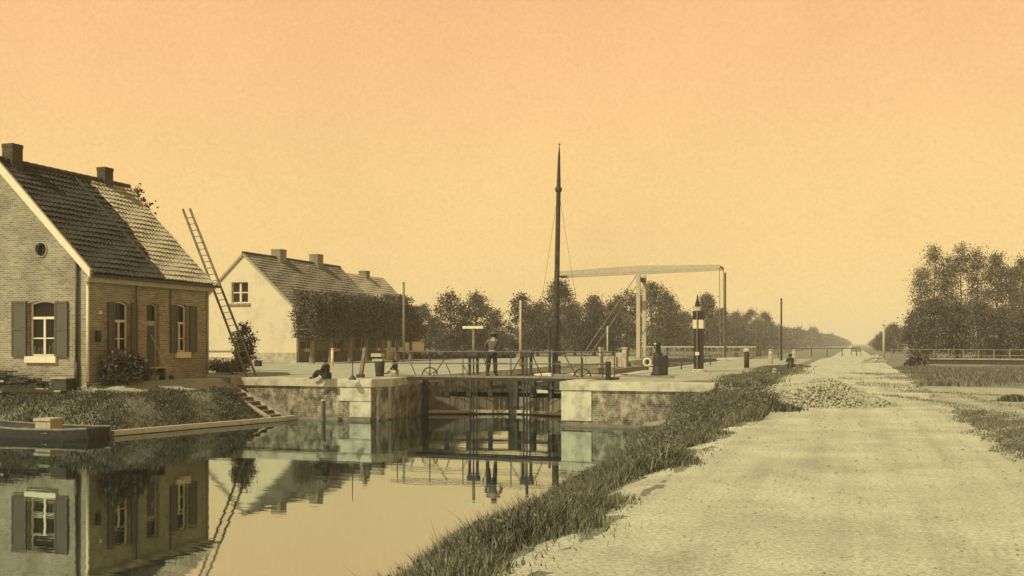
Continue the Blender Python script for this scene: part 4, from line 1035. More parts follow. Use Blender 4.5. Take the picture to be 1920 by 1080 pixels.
# ------------------------------------------------------------------ lock gates and footbridge
def gate(hinge, tip, label):
    h, tp = Vector((*hinge, 0)), Vector((*tip, 0)); g_ = thing('lock_gate', (hinge[0], hinge[1], WZ), label, 'lock gate')
    d = (tp-h); L = d.length; d.normalize(); nrm = Vector((d.y, -d.x, 0))
    if nrm.y > 0: nrm = -nrm
    def at(s, z, o=0.0): q_ = h + d*s + nrm*o; return (q_.x, q_.y, z)
    for s in (0.12, L-0.12): MB().bar(at(s, -2.6), at(s, 0.02), 0.26, 0.26, up=tuple(d)).build('post', 'dark_wood', g_)
    for s in (L*0.26, L*0.5, L*0.74): MB().bar(at(s, -0.86), at(s, -0.06), 0.17, 0.2, up=tuple(d)).build('stile', 'dark_wood', g_)
    for z in (-0.05, -0.46): MB().bar(at(0.25, z), at(L-0.25, z), 0.20, 0.13).build('rail', 'dark_wood', g_)
    pk = MB(); npk = 11
    for i in range(npk):
        a = 0.25+(L-0.5)*i/npk; b_ = 0.25+(L-0.5)*(i+0.93)/npk
        pk.bar(at((a+b_)/2, -2.6), at((a+b_)/2, -0.86-0.02*(i % 3)), b_-a, 0.09, up=tuple(nrm))
    pk.build('planking', 'plinth', g_)
    MB().bar(at(0.25, WZ+0.12, 0.12), at(L-0.25, WZ+0.12, 0.12), 0.16, 0.12).build('fender', 'wood_pale', g_)
    return g_
gate((LX0, 40.2), ((LX0+LX1)/2-0.02, 41.6), 'dark timber lock gate leaf on the houses side')
gate((LX1, 40.2), ((LX0+LX1)/2+0.02, 41.6), 'dark timber lock gate leaf on the road side')
fb = thing('footbridge', (-13.6, 39, 0), 'narrow dark footbridge with iron railings across the lock mouth', 'footbridge')
fx0, fx1 = xat(742, 39), xat(1156, 39)
MB().box(fx0, fx1, 38.5, 39.5, 0.035, 0.10).build('deck', 'wood', fb)
MB().box(fx0, fx1, 38.46, 38.60, -0.08, 0.034).build('beam', 'black_paint', fb)
MB().box(fx0, fx1, 39.40, 39.54, -0.08, 0.034).build('beam', 'black_paint', fb)
for yr in (38.52, 39.48):
    rl = MB().tube((fx0, yr, 1.08), (fx1-0.1, yr, 1.08), 0.028, 0.028, 6); rl.build('handrail', 'iron', fb)
    MB().tube((fx0, yr, 0.60), (fx1-0.1, yr, 0.60), 0.018, 0.018, 6).build('mid_rail', 'iron', fb)
    for pxp in (745, 806, 868, 912, 958, 985, 1036, 1090, 1130, 1152):
        x = xat(pxp, yr); MB().tube((x, yr, 0.10), (x, yr, 1.09), 0.022, 0.022, 6).build('baluster', 'iron', fb)
for a, b_ in ((770, 780), (836, 846), (866, 880)):
    MB().tube((xat(a, 39.48), 39.44, 0.62), (xat(b_, 39.48), 39.44, 0.1), 0.02, 0.02, 6).build('brace', 'iron', fb)
for a, b_ in ((838, 812), (905, 917), (978, 955), (998, 1016), (1058, 1082)):
    MB().tube((xat(a, 38.52), 38.56, 0.95), (xat(b_, 38.52), 38.56, 0.1), 0.024, 0.024, 6).build('brace', 'iron', fb)
MB().box(fx1-0.28, fx1-0.10, 38.30, 38.46, -0.02, 0.72).build('end_post', 'black_paint', fb)
def quadrant(px, label):
    x = xat(px, 38.9); q_ = thing('quadrant_gear', (x, 38.9, 0.10), label, 'gear')
    arc = [(x+0.34*math.cos(a), 38.9, 0.12+0.30*math.sin(a)) for a in np.linspace(0.0, math.pi, 15)]
    MB().path(arc, 0.03, 6).build('rim', 'iron', q_)
    for a in (0.6, 1.57, 2.5): MB().tube((x, 38.9, 0.12), (x+0.34*math.cos(a), 38.9, 0.12+0.30*math.sin(a)), 0.018, 0.018, 5).build('spoke', 'iron', q_)
    MB().tube((x, 38.9, 0.10), (x, 38.9, 0.85), 0.03, 0.025, 6).build('spindle', 'iron', q_)
    return q_
quadrant(806, 'half round gate gear on the houses end of the footbridge')
quadrant(1092, 'half round gate gear on the road end of the footbridge')
def winch(px, top_py, bar_px, label, mat):
    y_ = 40.0; x = xat(px, y_); w_ = thing('paddle_winch', (x, y_, 0.1), label, 'winch')
    zt = zat(top_py, x, y_)
    for o in (-0.14, 0.0, 0.14): MB().bar((x+o, y_, -2.4), (x+o, y_, 1.0), 0.05, 0.05, up=(0,1,0)).build('rod', 'iron', w_)
    gb = MB().box(x-0.26, x+0.26, y_-0.16, y_+0.16, 0.85, 1.15); gb.build('gear_box', 'iron', w_, bevel=0.03)
    MB().bar((x, y_, 1.15), (x, y_, zt), 0.10, 0.10, up=(0,1,0)).build('rack', mat, w_)
    for o in (-0.2, 0.2): MB().bar((x+o, y_, 0.10), (x+o, y_, 0.85), 0.06, 0.06, up=(0,1,0)).build('leg', 'dark_wood', w_)
    MB().path([(x+0.26, y_, 1.0), (x+0.42, y_, 1.0), (x+0.42, y_-0.02, 1.22), (x+0.56, y_-0.02, 1.22)], 0.02, 6).build('crank', 'iron', w_)
    if bar_px: MB().bar((xat(bar_px[0], y_), y_, zt+0.05), (xat(bar_px[1], y_), y_, zt+0.05), 0.10, 0.11).build('crossbar', 'paint_white', w_)
    return w_
winch(888, 616, (868, 906), 'paddle winch with a white crossbar forming a T above the footbridge', 'wood')
winch(988, 632, None, 'paddle winch without a crossbar, right of the man on the footbridge', 'dark_wood')

# ------------------------------------------------------------------ barge in the lock, with its mast
by = 52.0; mxm = xat(1040, by)
bg = thing('barge', (-14.1, 55, -0.75), 'sailing barge lying in the lock with a tall tapering mast', 'boat')
def bsec(y, w, zt): return [(-14.1-w, y, zt), (-14.1-w*0.9, y, -1.2), (-14.1+w*0.9, y, -1.2), (-14.1+w, y, zt)]
ss = [(49.6, 0.5, -0.12), (50.4, 1.5, -0.2), (52.2, 2.2, -0.26), (66, 2.2, -0.26), (69, 1.5, -0.15), (70, 0.6, -0.05)]
vs = []; fs = []
for s in ss: vs += bsec(*s)
for i in range(5):
    for j in range(3): fs.append((4*i+j, 4*i+j+1, 4*i+5+j, 4*i+4+j))
fs += [(0,1,2,3), (20,21,22,23)]
MB().prism([(-14.6, -0.12), (-14.55, -0.45), (-13.65, -0.45), (-13.6, -0.12)], 'y', 49.55, 49.59).build('bow_board', 'wood', bg)
MB().add(vs, fs).build('hull', 'black_paint', bg)
for sg in (-1, 1): MB().add([(-14.1+sg*(w*q_+0.012), y, z_) for (y, w, zt) in ss for q_, z_ in ((1.0, zt), (0.955, zt-0.36))], [(2*i,2*i+1,2*i+3,2*i+2) for i in range(5)]).build('strake', 'paint_white', bg)
MB().add([(-14.1+sg*w, y, zt-0.12) for (y, w, zt) in ss for sg in (-1, 1)], [(2*i,2*i+1,2*i+3,2*i+2) for i in range(5)]).build('deck', 'wood_pale', bg)
for sg in (-1, 1): MB().path([(-14.1+sg*w, y, zt) for (y, w, zt) in ss], 0.05, 6).build('gunwale', 'paint_white', bg)
MB().prism([(-15.7, -0.25), (-12.5, -0.25), (-12.5, 0.0), (-14.1, 0.15), (-15.7, 0.0)], 'y', 55, 64).build('hatch', 'wood', bg)
ms = MB(); zt = zat(272, mxm, by)
mtx = xat(1049, by)
zmid = zat(355, mxm, by); f_ = (zmid+0.2)/(zt+0.2)
ms.path([(mxm, by, -0.3), (mxm+(mtx-mxm)*0.4, by, zmid*0.4), (mxm+(mtx-mxm)*f_, by, zmid), (mxm+(mtx-mxm)*0.93, by, zmid+(zt-zmid)*0.8), (mtx, by, zt)], [0.165, 0.15, 0.12, 0.06, 0.012], 10)
ms.build('mast', 'dark_wood', bg, smooth=True)
MB().lathe((mxm+(mtx-mxm)*f_, by, zmid), [(0.15, -0.15), (0.19, -0.08), (0.19, 0.05), (0.13, 0.12)], 10).build('mast_band', 'iron', bg)
MB().lathe((mtx, by, zt-0.02), [(0.0, 0), (0.06, 0.04), (0.06, 0.07), (0.0, 0.1)], 8).build('truck', 'iron', bg)
MB().bar((mxm-0.22, by-0.2, -0.2), (mxm-0.22, by-0.2, 2.0), 0.09, 0.2, up=(0,1,0)).build('mast_case', 'dark_wood', bg)
MB().bar((mxm+0.22, by-0.1, -0.2), (mxm+0.22, by-0.1, 0.5), 0.2, 0.3, up=(0,1,0)).build('mast_case', 'dark_wood', bg)
mt = (mxm+(mtx-mxm)*f_, by, zmid)
for tx, tz, ty in ((xat(996, by+1.5), -0.1, by+1.5), (xat(1102, by), -0.1, by)):
    MB().tube(mt, (tx, ty, tz), 0.008, 0.008, 5).build('shroud', 'iron', bg)

# ------------------------------------------------------------------ drawbridge behind the lock
DY = 96.0; DX = xat(1197, DY); DW = 2.9
db = thing('drawbridge', (DX, DY+DW/2, 0), 'white timber drawbridge with raised balance beams behind the lock', 'drawbridge')
pt_z = zat(513, DX, DY)
xl_t, xr_t = xat(1040, DY), xat(1350, DY)
for y_ in (DY, DY+DW):
    MB().bar((DX, y_, -0.3), (DX, y_, pt_z), 0.36, 0.36, up=(0,1,0)).build('post', 'wood_pale', db)
    zc = zat(506, DX, DY)
    poly = [(xl_t, zc-0.42), (xl_t, zc+0.02), (DX, zc+0.40), (xr_t-0.3, zc+0.30), (xr_t, zc+0.28), (xr_t, zc-0.02), (DX, zc-0.22)]
    MB().prism(poly, 'y', y_-0.14, y_+0.14).build('balance_beam', 'wood_pale', db)
    MB().bar((DX-0.2, y_, pt_z-0.2), (xat(1088, DY), y_, 0.0), 0.07, 0.07).build('stay', 'wood', db)
    xh = xat(1360, DY)
    MB().tube((xr_t-0.05, y_, zc+0.1), (xh-0.45, y_, 0.35), 0.035, 0.035, 6).build('hanger', 'wood', db)
MB().bar((DX, DY+0.22, pt_z-0.5), (DX, DY+DW-0.22, pt_z-0.5), 0.36, 0.36).build('cross_beam', 'dark_wood', db)
MB().bar((xl_t+0.25, DY+0.15, zat(506,DX,DY)-0.2), (xl_t+0.25, DY+DW-0.15, zat(506,DX,DY)-0.2), 0.35, 0.5).build('counterweight', 'dark_wood', db)
MB().bar((xr_t-0.15, DY+0.15, zat(504,DX,DY)+0.1), (xr_t-0.15, DY+DW-0.15, zat(504,DX,DY)+0.1), 0.16, 0.16).build('end_beam', 'wood', db)
xe = xat(1372, DY)
MB().bar((xat(1360,DY), DY-0.1, -0.2), (xat(1360,DY), DY-0.1, zat(515,DX,DY)), 0.16, 0.16, up=(0,1,0)).build('guide_post', 'dark_wood', db)
MB().box(DX-0.3, xe, DY-0.1, DY+DW+0.1, -0.02, 0.12).build('leaf_deck', 'wood', db)
MB().box(DX-0.3, xe, DY-0.3, DY-0.12, -0.30, 0.02).build('leaf_beam', 'black_paint', db)
MB().box(DX-0.3, xe, DY+DW+0.12, DY+DW+0.3, -0.30, 0.02).build('leaf_beam', 'black_paint', db)
for y_ in (DY-0.05, DY+DW+0.05):
    MB().box(DX+0.3, xat(1412,DY), y_-0.03, y_+0.03, 1.08, 1.18).build('handrail', 'wood_pale', db)
    MB().box(DX+0.3, xat(1412,DY), y_-0.02, y_+0.02, 0.60, 0.66).build('mid_rail', 'wood', db)
    for i in range(11):
        x = DX+0.4+(xat(1410,DY)-DX-0.4)*i/10; MB().box(x-0.05, x+0.05, y_-0.05, y_+0.05, 0.12, 1.08).build('baluster', 'wood', db)
ab = thing('abutment', (xat(1372,DY)+1, DY+1, -0.75), 'pale masonry abutment carrying the far end of the drawbridge leaf', 'abutment')
MB().box(xat(1345,DY-6), xat(1392,DY-6), DY-5.8, DY+DW, -2, 0.0).build('masonry', 'stone_white', ab)
MB().box(xat(1345,DY-6)-0.08, xat(1392,DY-6)+0.08, DY-5.88, DY+DW, 0.002, 0.14).build('cap', 'stone_white', ab)

# ------------------------------------------------------------------ quay furniture
def col_post(name, px, base_py, top_py, rpx, mat, label, cat, d=None, rtop=None, cap=None, group=None):
    if d: X, Y = pd(px, d); 
    else: X, Y = gp(px, base_py); d = depth(X, Y)
    t = thing(name, (X, Y, 0), label, cat, group); zt = zat(top_py, X, Y); rr = rpx*d/F
    MB().tube((X, Y, -0.3), (X, Y, zt), rr, rtop*d/F if rtop else rr*0.85, 10).build('shaft', mat, t, smooth=True)
    if cap: MB().lathe((X, Y, zt), [(rr*1.1, 0), (rr*1.2, 0.03), (0.01, 0.09)], 10).build('cap', cap, t)
    return t, X, Y, zt, d
col_post('pole', 757, 672, 531, 2.4, 'bark_pale', 'pale weathered pole rising past the clipped limes', 'pole', d=80, group='poles', cap='iron')
col_post('pole', 976, 680, 562, 2.6, 'wood_pale', 'pale pole behind the right paddle winch and dark tree', 'pole', d=62, group='poles', cap='iron')
col_post('pole', 1139, 672, 611, 1.8, 'wood_pale', 'short pale pole beside the white stone pillars', 'pole', d=80, group='poles', cap='iron')
col_post('pole', 1465, 671, 561, 1.9, 'dark_wood', 'tall thin dark pole between the lock quay and the road', 'pole', d=86, group='poles', cap='iron')
col_post('pole', 1657, 668, 610, 2.2, 'wood_pale', 'pale pole above the rubble mound right of the road', 'pole', d=88, group='poles', cap='iron')
col_post('bollard', 1445, 684, 657, 4.5, 'stone_white', 'stout white stone post left of the dark pole', 'post', d=72, group='white stone posts', cap='stone_white')
col_post('bollard', 1489, 676, 657, 3.8, 'stone_white', 'white stone post right of the dark pole, behind the sitting person', 'post', d=78, group='white stone posts', cap='stone_white')
col_post('bollard', 1452, 704, 694, 4.5, 'stone_white', 'small squat white stone in the grass strip by the road', 'post', group='white stone posts', cap='stone_white')
col_post('bollard', 623, 682, 655, 2.6, 'paint_white', 'slim white post before the white house windows', 'post', d=66, group='white stone posts', cap='paint_white')
t, X, Y, zt, d = col_post('mooring_post', 1400, 690, 660, 5.0, 'black_paint', 'black mooring post with a broad pale cap at the end of the lock quay', 'post', cap=None)
MB().lathe((X, Y, zt), [(0.16, 0.0), (0.19, 0.04), (0.19, 0.16), (0.08, 0.22)], 12).build('cap', 'stone_white', t)
# thin iron lamp rod with a foot on the left quay
X, Y = gp(661, 712); t = thing('iron_rod', (X, Y, 0), 'thin upright iron rod with a small foot on the left quay edge', 'rod')
MB().tube((X, Y, 0.0), (X, Y, zat(640, X, Y)), 0.022, 0.018, 6).build('rod', 'iron', t); MB().lathe((X, Y, 0), [(0.16, 0), (0.14, 0.06), (0.05, 0.16), (0.03, 0.2)], 10).build('foot', 'iron', t)
# leaning lever
X, Y = gp(676, 708); t = thing('lever_beam', (X, Y, 0), 'leaning dark lever beam beside the wooden capstan', 'lever')
X2, Y2 = pd(685, depth(X, Y)); MB().bar((X, Y, 0), (X2, Y2, zat(652, X2, Y2)), 0.13, 0.17).build('beam', 'wood', t); MB().box(X-0.14, X+0.14, Y-0.12, Y+0.12, 0, 0.14).build('foot', 'iron', t)
# wooden capstan with pale boards
X, Y = gp(712, 706); t = thing('capstan', (X, Y, 0), 'dark tapered wooden capstan with two pale boards on top', 'capstan')
MB().lathe((X, Y, 0), [(0.17, 0), (0.18, 0.1), (0.20, 0.35), (0.22, 0.62), (0.20, 0.66)], 14).build('drum', 'dark_wood', t, smooth=True)
MB().box(X-0.26, X+0.20, Y-0.2, Y+0.2, 0.66, 0.76).build('board', 'wood_pale', t); MB().box(X-0.34, X+0.14, Y-0.16, Y+0.2, 0.85, 1.0).build('board', 'wood_pale', t)
MB().box(X-0.05, X+0.05, Y-0.05, Y+0.05, 0.76, 0.85).build('block', 'dark_wood', t)
# black tapered column with a white panel (right quay)
X, Y = gp(1310, 697); d = depth(X, Y); t = thing('signal_column', (X, Y, 0), 'tall black tapered column with a white panel and pointed top on a stone foot', 'column')
zz = lambda py: zat(py, X, Y)
MB().lathe((X, Y, 0), [(0.40, 0), (0.40, 0.10), (0.30, 0.14)], 16).build('foot', 'stone_white', t)
MB().box(X-0.22, X+0.22, Y-0.2, Y+0.2, 0.14, zz(617)).build('shaft', 'black_paint', t)
MB().box(X-0.26, X+0.26, Y-0.24, Y+0.24, zz(616), zz(600)).build('panel', 'paint_white', t)
MB().box(X-0.26, X+0.26, Y-0.24, Y+0.24, zz(599), zz(583)).build('lantern', 'black_paint', t)
MB().box(X-0.12, X+0.10, Y-0.12, Y+0.12, zz(583)+0.002, zz(575)).build('neck', 'wood_pale', t)
MB().lathe((X-0.06, Y, zz(575)), [(0.15, 0), (0.10, 0.18), (0.05, 0.4), (0.015, zz(552)-zz(575))], 8).build('spire', 'black_paint', t)
MB().tube((X-0.03, Y-0.30, 0.12), (X-0.03, Y-0.30, zz(582)), 0.03, 0.03, 6).build('pipe', 'wood', t)
MB().box(X-0.13, X+0.07, Y-0.34, Y-0.30, zz(666), zz(660)).build('plate', 'paint_white', t)
# dark winding pillar
X, Y = gp(1234, 704); t = thing('winding_pillar', (X, Y, 0), 'dark cast iron winding pillar with a crank, right of the lifebuoy', 'winch')
MB().lathe((X, Y, 0), [(0.34, 0), (0.34, 0.08), (0.26, 0.14), (0.24, 0.6), (0.22, 0.95), (0.12, 1.05), (0.11, 1.35), (0.15, 1.42), (0.02, 1.50)], 14).build('pillar', 'black_paint', t, smooth=True)
MB().path([(X, Y-0.1, 1.18), (X-0.05, Y-0.35, 1.2), (X-0.20, Y-0.36, 1.42)], 0.025, 6).build('crank', 'iron', t)
MB().box(X+0.1, X+0.42, Y-0.18, Y+0.18, 0.0, 0.9).build('gear_case', 'black_paint', t, bevel=0.05)
MB().box(X-0.16, X-0.06, Y-0.15, Y-0.09, 1.38, 1.44).build('handle', 'paint_white', t)
# lifebuoy on its stand
X, Y = gp(1214, 694, 0); d = depth(X, Y); t = thing('lifebuoy', (X, Y, 0), 'white ring lifebuoy hanging on a short stand', 'lifebuoy')
zc = zat(679, X, Y)
rt = Vector((cs, sn, 0))
MB().path([Vector((X, Y-0.06, zc)) + rt*0.19*math.cos(a) + Vector((0,0,0.19*math.sin(a))) for a in np.linspace(0, 2*math.pi, 24, endpoint=False)], 0.055, 8, closed=True).build('ring', 'paint_white', t, smooth=True)
MB().box(X-0.05, X+0.05, Y+0.02, Y+0.10, -0.1, zc+0.25).build('stand', 'dark_wood', t)
# white stone pillars, trough, bench wall behind the footbridge end
def pillar(px, py, tpy, wpx, label):
    X, Y = gp(px, py); d = depth(X, Y); w = wpx*d/F/2; z1 = zat(tpy, X, Y)
    t = thing('stone_pillar', (X, Y, 0), label, 'pillar', 'white stone pillars')
    MB().box(X-w, X+w, Y-w, Y+w, -0.1, z1-0.12).build('shaft', 'stone_white', t, bevel=0.02); MB().box(X-w*1.25, X+w*1.25, Y-w*1.25, Y+w*1.25, z1-0.118, z1).build('cap', 'stone_white', t, bevel=0.02)
pillar(1127, 692, 651, 7, 'white stone pillar nearest the road end of the footbridge')
pillar(1171, 684, 651, 8, 'white stone pillar above the dark trough')
X, Y = gp(1148, 690); t = thing('stone_block', (X, Y, 0), 'broad low white stone block between the two stone pillars', 'block')
MB().box(X-0.35, X+0.28, Y-0.3, Y+0.3, -0.1, zat(669, X, Y)).build('block', 'stone_white', t, bevel=0.02)
MB().box(X-0.05, X+0.55, Y+1.2, Y+1.6, 0.0, zat(661, X, Y+1.4)).build('back_block', 'stone_white', t, bevel=0.02)
X, Y = gp(1173, 688); t = thing('trough', (X, Y, 0), 'dark low trough standing below the white stone pillar', 'trough')
MB().box(X-0.34, X+0.30, Y-0.2, Y+0.2, 0.02, 0.24).build('body', 'black_paint', t); MB().tube((X+0.14, Y, 0.2), (X+0.14, Y, 0.9), 0.04, 0.03, 6).build('handle', 'dark_wood', t)
# railing posts on the chamber edge (mid distance)
X0, Y0 = -9.2, 52
t = thing('quay_rail', (X0, 58, 0), 'low dark quay rail behind the white stone block', 'rail')
for y_ in (50, 56, 62, 68): MB().tube((-9.0, y_, 0), (-9.0, y_, 0.62), 0.04, 0.04, 6).build('post', 'iron', t)
MB().tube((-9.0, 50, 0.6), (-9.0, 68, 0.6), 0.025, 0.025, 6).build('rail', 'iron', t)

A_, B_ = gp(1172, 705, 0.03), gp(1262, 708, 0.03)
t = thing('plank', (A_[0], A_[1], 0.03), 'long grey plank lying on the road side quay coping', 'plank')
MB().bar((A_[0], A_[1], 0.055), (B_[0], B_[1], 0.055), 0.20, 0.05).build('board', 'wood', t); MB().bar((A_[0]-0.18, A_[1]-0.02, 0.10), (A_[0]+0.12, A_[1]+0.02, 0.10), 0.16, 0.035).build('iron_strap', 'iron', t)

# ------------------------------------------------------------------ clutter by the houses
def bush(px, py, hw_px, top_py, seed, label, d=None, n=40, leaf=0.14, mat='leaf_dark', name='bush'):
    X, Y = gp(px, py) if d is None else pd(px, d); d = depth(X, Y); H = zat(top_py, X, Y)
    return plant(name, (X, Y, gz(X, Y)), label, 'bush', tree_mesh('b', H, ov(hw_px*d/F*0.95), n, 40, leaf, seed, 0.03, clr=0.06, jitter=0.13))
def bush_at(X, Y, Rr, H, seed, label, n=40, leaf=0.12):
    return plant('bush', (X, Y, 0), label, 'bush', tree_mesh('b', H, ov(Rr), n, 40, leaf, seed, 0.03, clr=0.06, jitter=0.13, mat='leaf_dark'))
bush_at(HX+0.62, side_y(192), 0.42, 1.1, 601, 'tall dark bush at the corner downpipe of the brick house')
bush_at(HX+0.65, side_y(226), 0.42, 0.85, 602, 'dark round bush under the first side window')
bush_at(HX+0.9, side_y(204), 0.5, 0.6, 603, 'low dark bush between the corner bush and the round one')
# bench by the door
yb0, yb1 = side_y(252), side_y(290); t = thing('bench', (HX+0.45, (yb0+yb1)/2, 0), 'plank bench with pots below it beside the house door', 'bench')
MB().box(HX+0.25, HX+0.62, yb0, yb1, 0.46, 0.51).build('seat', 'wood_pale', t)
for y_ in (yb0+0.15, yb1-0.15): MB().box(HX+0.30, HX+0.58, y_-0.05, y_+0.05, 0.0, 0.459).build('leg', 'dark_wood', t)
for i, f_ in enumerate((0.35, 0.6)):
    y_ = yb0+(yb1-yb0)*f_; t2 = thing('flower_pot', (HX+0.45, y_, 0), ['flower pot under the bench, nearer the bush', 'flower pot under the bench, nearer the door'][i], 'pot')
    MB().lathe((HX+0.45, y_, 0.01), [(0.09, 0), (0.12, 0.18), (0.13, 0.2), (0.1, 0.2)], 10).build('pot', 'stone_grey', t2)
    P_ = np.array([[HX+0.45, y_, 0.28]]) + rng.normal(size=(60,3))*0.06
    v, q_ = leaves(P_-np.array([HX+0.45, y_, 0]), np.full(60, 0.06)); np_obj('leaf_tuft', np_mesh('leaf_tuft', v, quads=q_), 'grass', t2)
# leaning broom by the door
t = thing('broom', (HX+0.5, side_y(299), 0), 'long broom leaning against the door opening', 'broom')
MB().tube((HX+0.55, side_y(299), 0.02), (HX+0.06, side_y(281), 1.75), 0.02, 0.02, 6).build('handle', 'wood_pale', t); MB().box(HX+0.50, HX+0.62, side_y(299)-0.08, side_y(299)+0.08, 0.0, 0.16).build('head', 'dark_wood', t)
# timber and brushwood pile before the gable
pr = random.Random(3)
t = thing('brushwood_pile', (-29.6, 29.0, gz(-29.6, 28.9)), 'dark pile of brushwood and poles against the brick gable', 'pile')
tw = MB()
for i in range(170):
    x = pr.uniform(-31.4, -27.6); f_ = max(0.05, 1-((x+29.8)/2.2)**2); z = -0.15 + pr.uniform(0, 0.62)*f_
    a = pr.uniform(-0.5, 0.5); L_ = pr.uniform(0.5, 1.1)
    tw.bar((x-L_/2*math.cos(a), 29.1+pr.uniform(-.35,.25), z-L_/2*math.sin(a)*0.3), (x+L_/2*math.cos(a), 29.1+pr.uniform(-.35,.25), z+L_/2*math.sin(a)*0.3), pr.uniform(0.02, 0.06))
tw.build('brushwood', 'dark_wood', t)
MB().bar((-31.0, 28.8, 0.02), (-29.0, 28.75, 0.06), 0.05, 0.05).build('pole', 'wood_pale', t); MB().bar((-29.9, 28.7, 0.30), (-29.0, 28.65, -0.35), 0.06, 0.06).build('pole', 'wood', t)
X = gx(131); t = thing('crate', (X, 29.2, gz(X, 29.1)), 'dark crate with a pale edge standing by the gable pipe', 'crate')
MB().box(X-0.35, X+0.33, 28.95, 29.4, -0.25, 0.16).build('body', 'dark_wood', t); MB().box(X-0.37, X+0.35, 28.93, 29.42, 0.162, 0.20).build('lid', 'wood_pale', t)
# white board fence between the houses
Yf = 50.0
t = thing('board_fence', (xat(415, Yf), Yf, 0), 'low white board fence between the brick house and the young tree', 'fence')
xa, xb = xat(372, Yf), xat(444, Yf)
MB().box(xa, xb, Yf-0.02, Yf+0.02, zat(670, xa, Yf), zat(660, xa, Yf)).build('board', 'paint_white', t)
MB().box(xa, xat(487, Yf), Yf-0.05, Yf+0.05, zat(672, xa, Yf), zat(670.2, xa, Yf)).build('rail', 'wood', t)
MB().box(xa, xb, Yf-0.05, Yf+0.05, zat(659.8, xa, Yf), zat(657, xa, Yf)).build('rail', 'wood', t)
for px in (388, 404, 443): MB().box(xat(px,Yf)-0.05, xat(px,Yf)+0.05, Yf+0.02, Yf+0.10, 0, zat(657, xa, Yf)).build('post', 'wood', t)
Xy, Yy = pd(457, 49); plant('young_tree', (Xy, Yy, 0), 'young bushy tree behind the foot of the ladder', 'tree', tree_mesh('y', zat(612, Xy, Yy), ov(0.52), 40, 40, 0.13, 611, 0.05, clr=0.28, jitter=0.14, mat='leaf_dark'))
bush(408, 699, 20, 681, 612, 'low bush at the foot of the brick house far corner', n=30)
bush(438, 702, 24, 684, 613, 'low wide bush left of the ladder foot', n=34)
bush(452, 694, 16, 668, 614, 'dark bush right behind the ladder foot', n=34)
X, Y = gp(484, 687); t = thing('crate', (X, Y, 0), 'small black crate right of the ladder on the quay sand', 'crate')
MB().box(X-0.17, X+0.17, Y-0.17, Y+0.17, 0.0, 0.34).build('body', 'black_paint', t); MB().box(X-0.19, X+0.19, Y-0.19, Y+0.19, 0.342, 0.37).build('lid', 'dark_wood', t)
# small distant house and shed left of the trees
for (px0, px1, top, base, d, name, lab) in ((780, 832, 634, 661, 126, 'cottage', 'low pale cottage with small windows beyond the clipped limes'), (1012, 1052, 639, 662, 132, 'cottage', 'low pale cottage half hidden by the trees left of the mast')):
    X0_, Y0_ = pd(px0, d); X1_, Y1_ = pd(px1, d); Yc = (Y0_+Y1_)/2; H = zat(top, X0_, Yc)
    t = thing(name, ((X0_+X1_)/2, Yc, 0), lab, 'cottage')
    MB().box(X0_, X1_, Yc, Yc+3, -0.1, H).build('wall', 'brick_light', t)
    MB().prism([(Yc-0.25, H-0.05), (Yc+3.25, H-0.05), (Yc+1.5, H+0.6)], 'x', X0_-0.2, X1_+0.2).build('roof', 'tile_mid', t)
    for f_ in (0.2, 0.5, 0.8):
        x = X0_+(X1_-X0_)*f_; MB().box(x-0.22, x+0.22, Yc-0.03, Yc+0.01, 0.7, H-0.35).build('window', 'glass', t)
# hedge wall strip behind the footbridge left part
hx0, hy0 = pd(745, 92); hx1, hy1 = pd(965, 100)
r = np.random.default_rng(31); n_ = 5000; f_ = r.uniform(0, 1, n_)
P = np.stack([hx0+(hx1-hx0)*f_, hy0+(hy1-hy0)*f_+r.normal(0, .25, n_), r.uniform(-0.1, 0.62, n_)*(0.85+0.15*np.sin(f_*50))], 1)
v, q_ = leaves(P, np.full(n_, 0.26), r)
tag(np_obj('hedge', np_mesh('hedge', v, quads=q_), 'leaf_dark'), 'low dark hedge across the quay behind the footbridge railing', 'hedge')

# ------------------------------------------------------------------ right side: low wall with pale coping and post-and-rail fence, far rail
d0 = 67.0
A = Vector((*pd(1700, 72), 0)); B = Vector((*pd(2050, 66), 0))
t = thing('field_wall', tuple((A+B)/2), 'long low dark wall with a pale coping along the field', 'wall')
MB().bar(A+Vector((0,0,0.05)), B+Vector((0,0,0.05)), 0.4, 0.50).build('masonry', 'dark_wood', t)
MB().bar(A+Vector((0,0,0.36)), B+Vector((0,0,0.36)), 0.55, 0.10).build('coping', 'stone_grey', t)
A2 = Vector((*pd(1672, 84), 0)); B2 = Vector((*pd(2050, 74), 0))
t = thing('rail_fence', tuple((A2+B2)/2), 'pale post and rail fence before the grove on the right', 'fence')
for i in range(14):
    c = A2.lerp(B2, i/13); MB().box(c.x-0.05, c.x+0.05, c.y-0.05, c.y+0.05, 0, 1.0).build('post', 'wood', t)
for z in (0.96, 0.52): MB().bar(A2+Vector((0,0.02,z)), B2+Vector((0,0.02,z)), 0.04, 0.05).build('rail', 'wood', t)
A3 = Vector((*pd(1392, 102), 0)); B3 = Vector((*pd(1606, 118), 0))
t = thing('rail_fence', tuple((A3+B3)/2), 'thin dark rail fence crossing behind the far end of the road', 'fence')
for i in range(8):
    c = A3.lerp(B3, i/7); MB().box(c.x-0.06, c.x+0.06, c.y-0.06, c.y+0.06, 0, 0.95).build('post', 'wood', t)
for z in (0.9,): MB().bar(A3+Vector((0,0.02,z)), B3+Vector((0,0.02,z)), 0.08, 0.09).build('rail', 'wood', t)
X, Y = pd(1605, 125); t = thing('cart', (X, Y, 0), 'small grey cart far off at the end of the road', 'cart')
MB().box(X-0.5, X+0.5, Y-0.8, Y+0.8, 0.45, 1.1).build('body', 'wood', t)
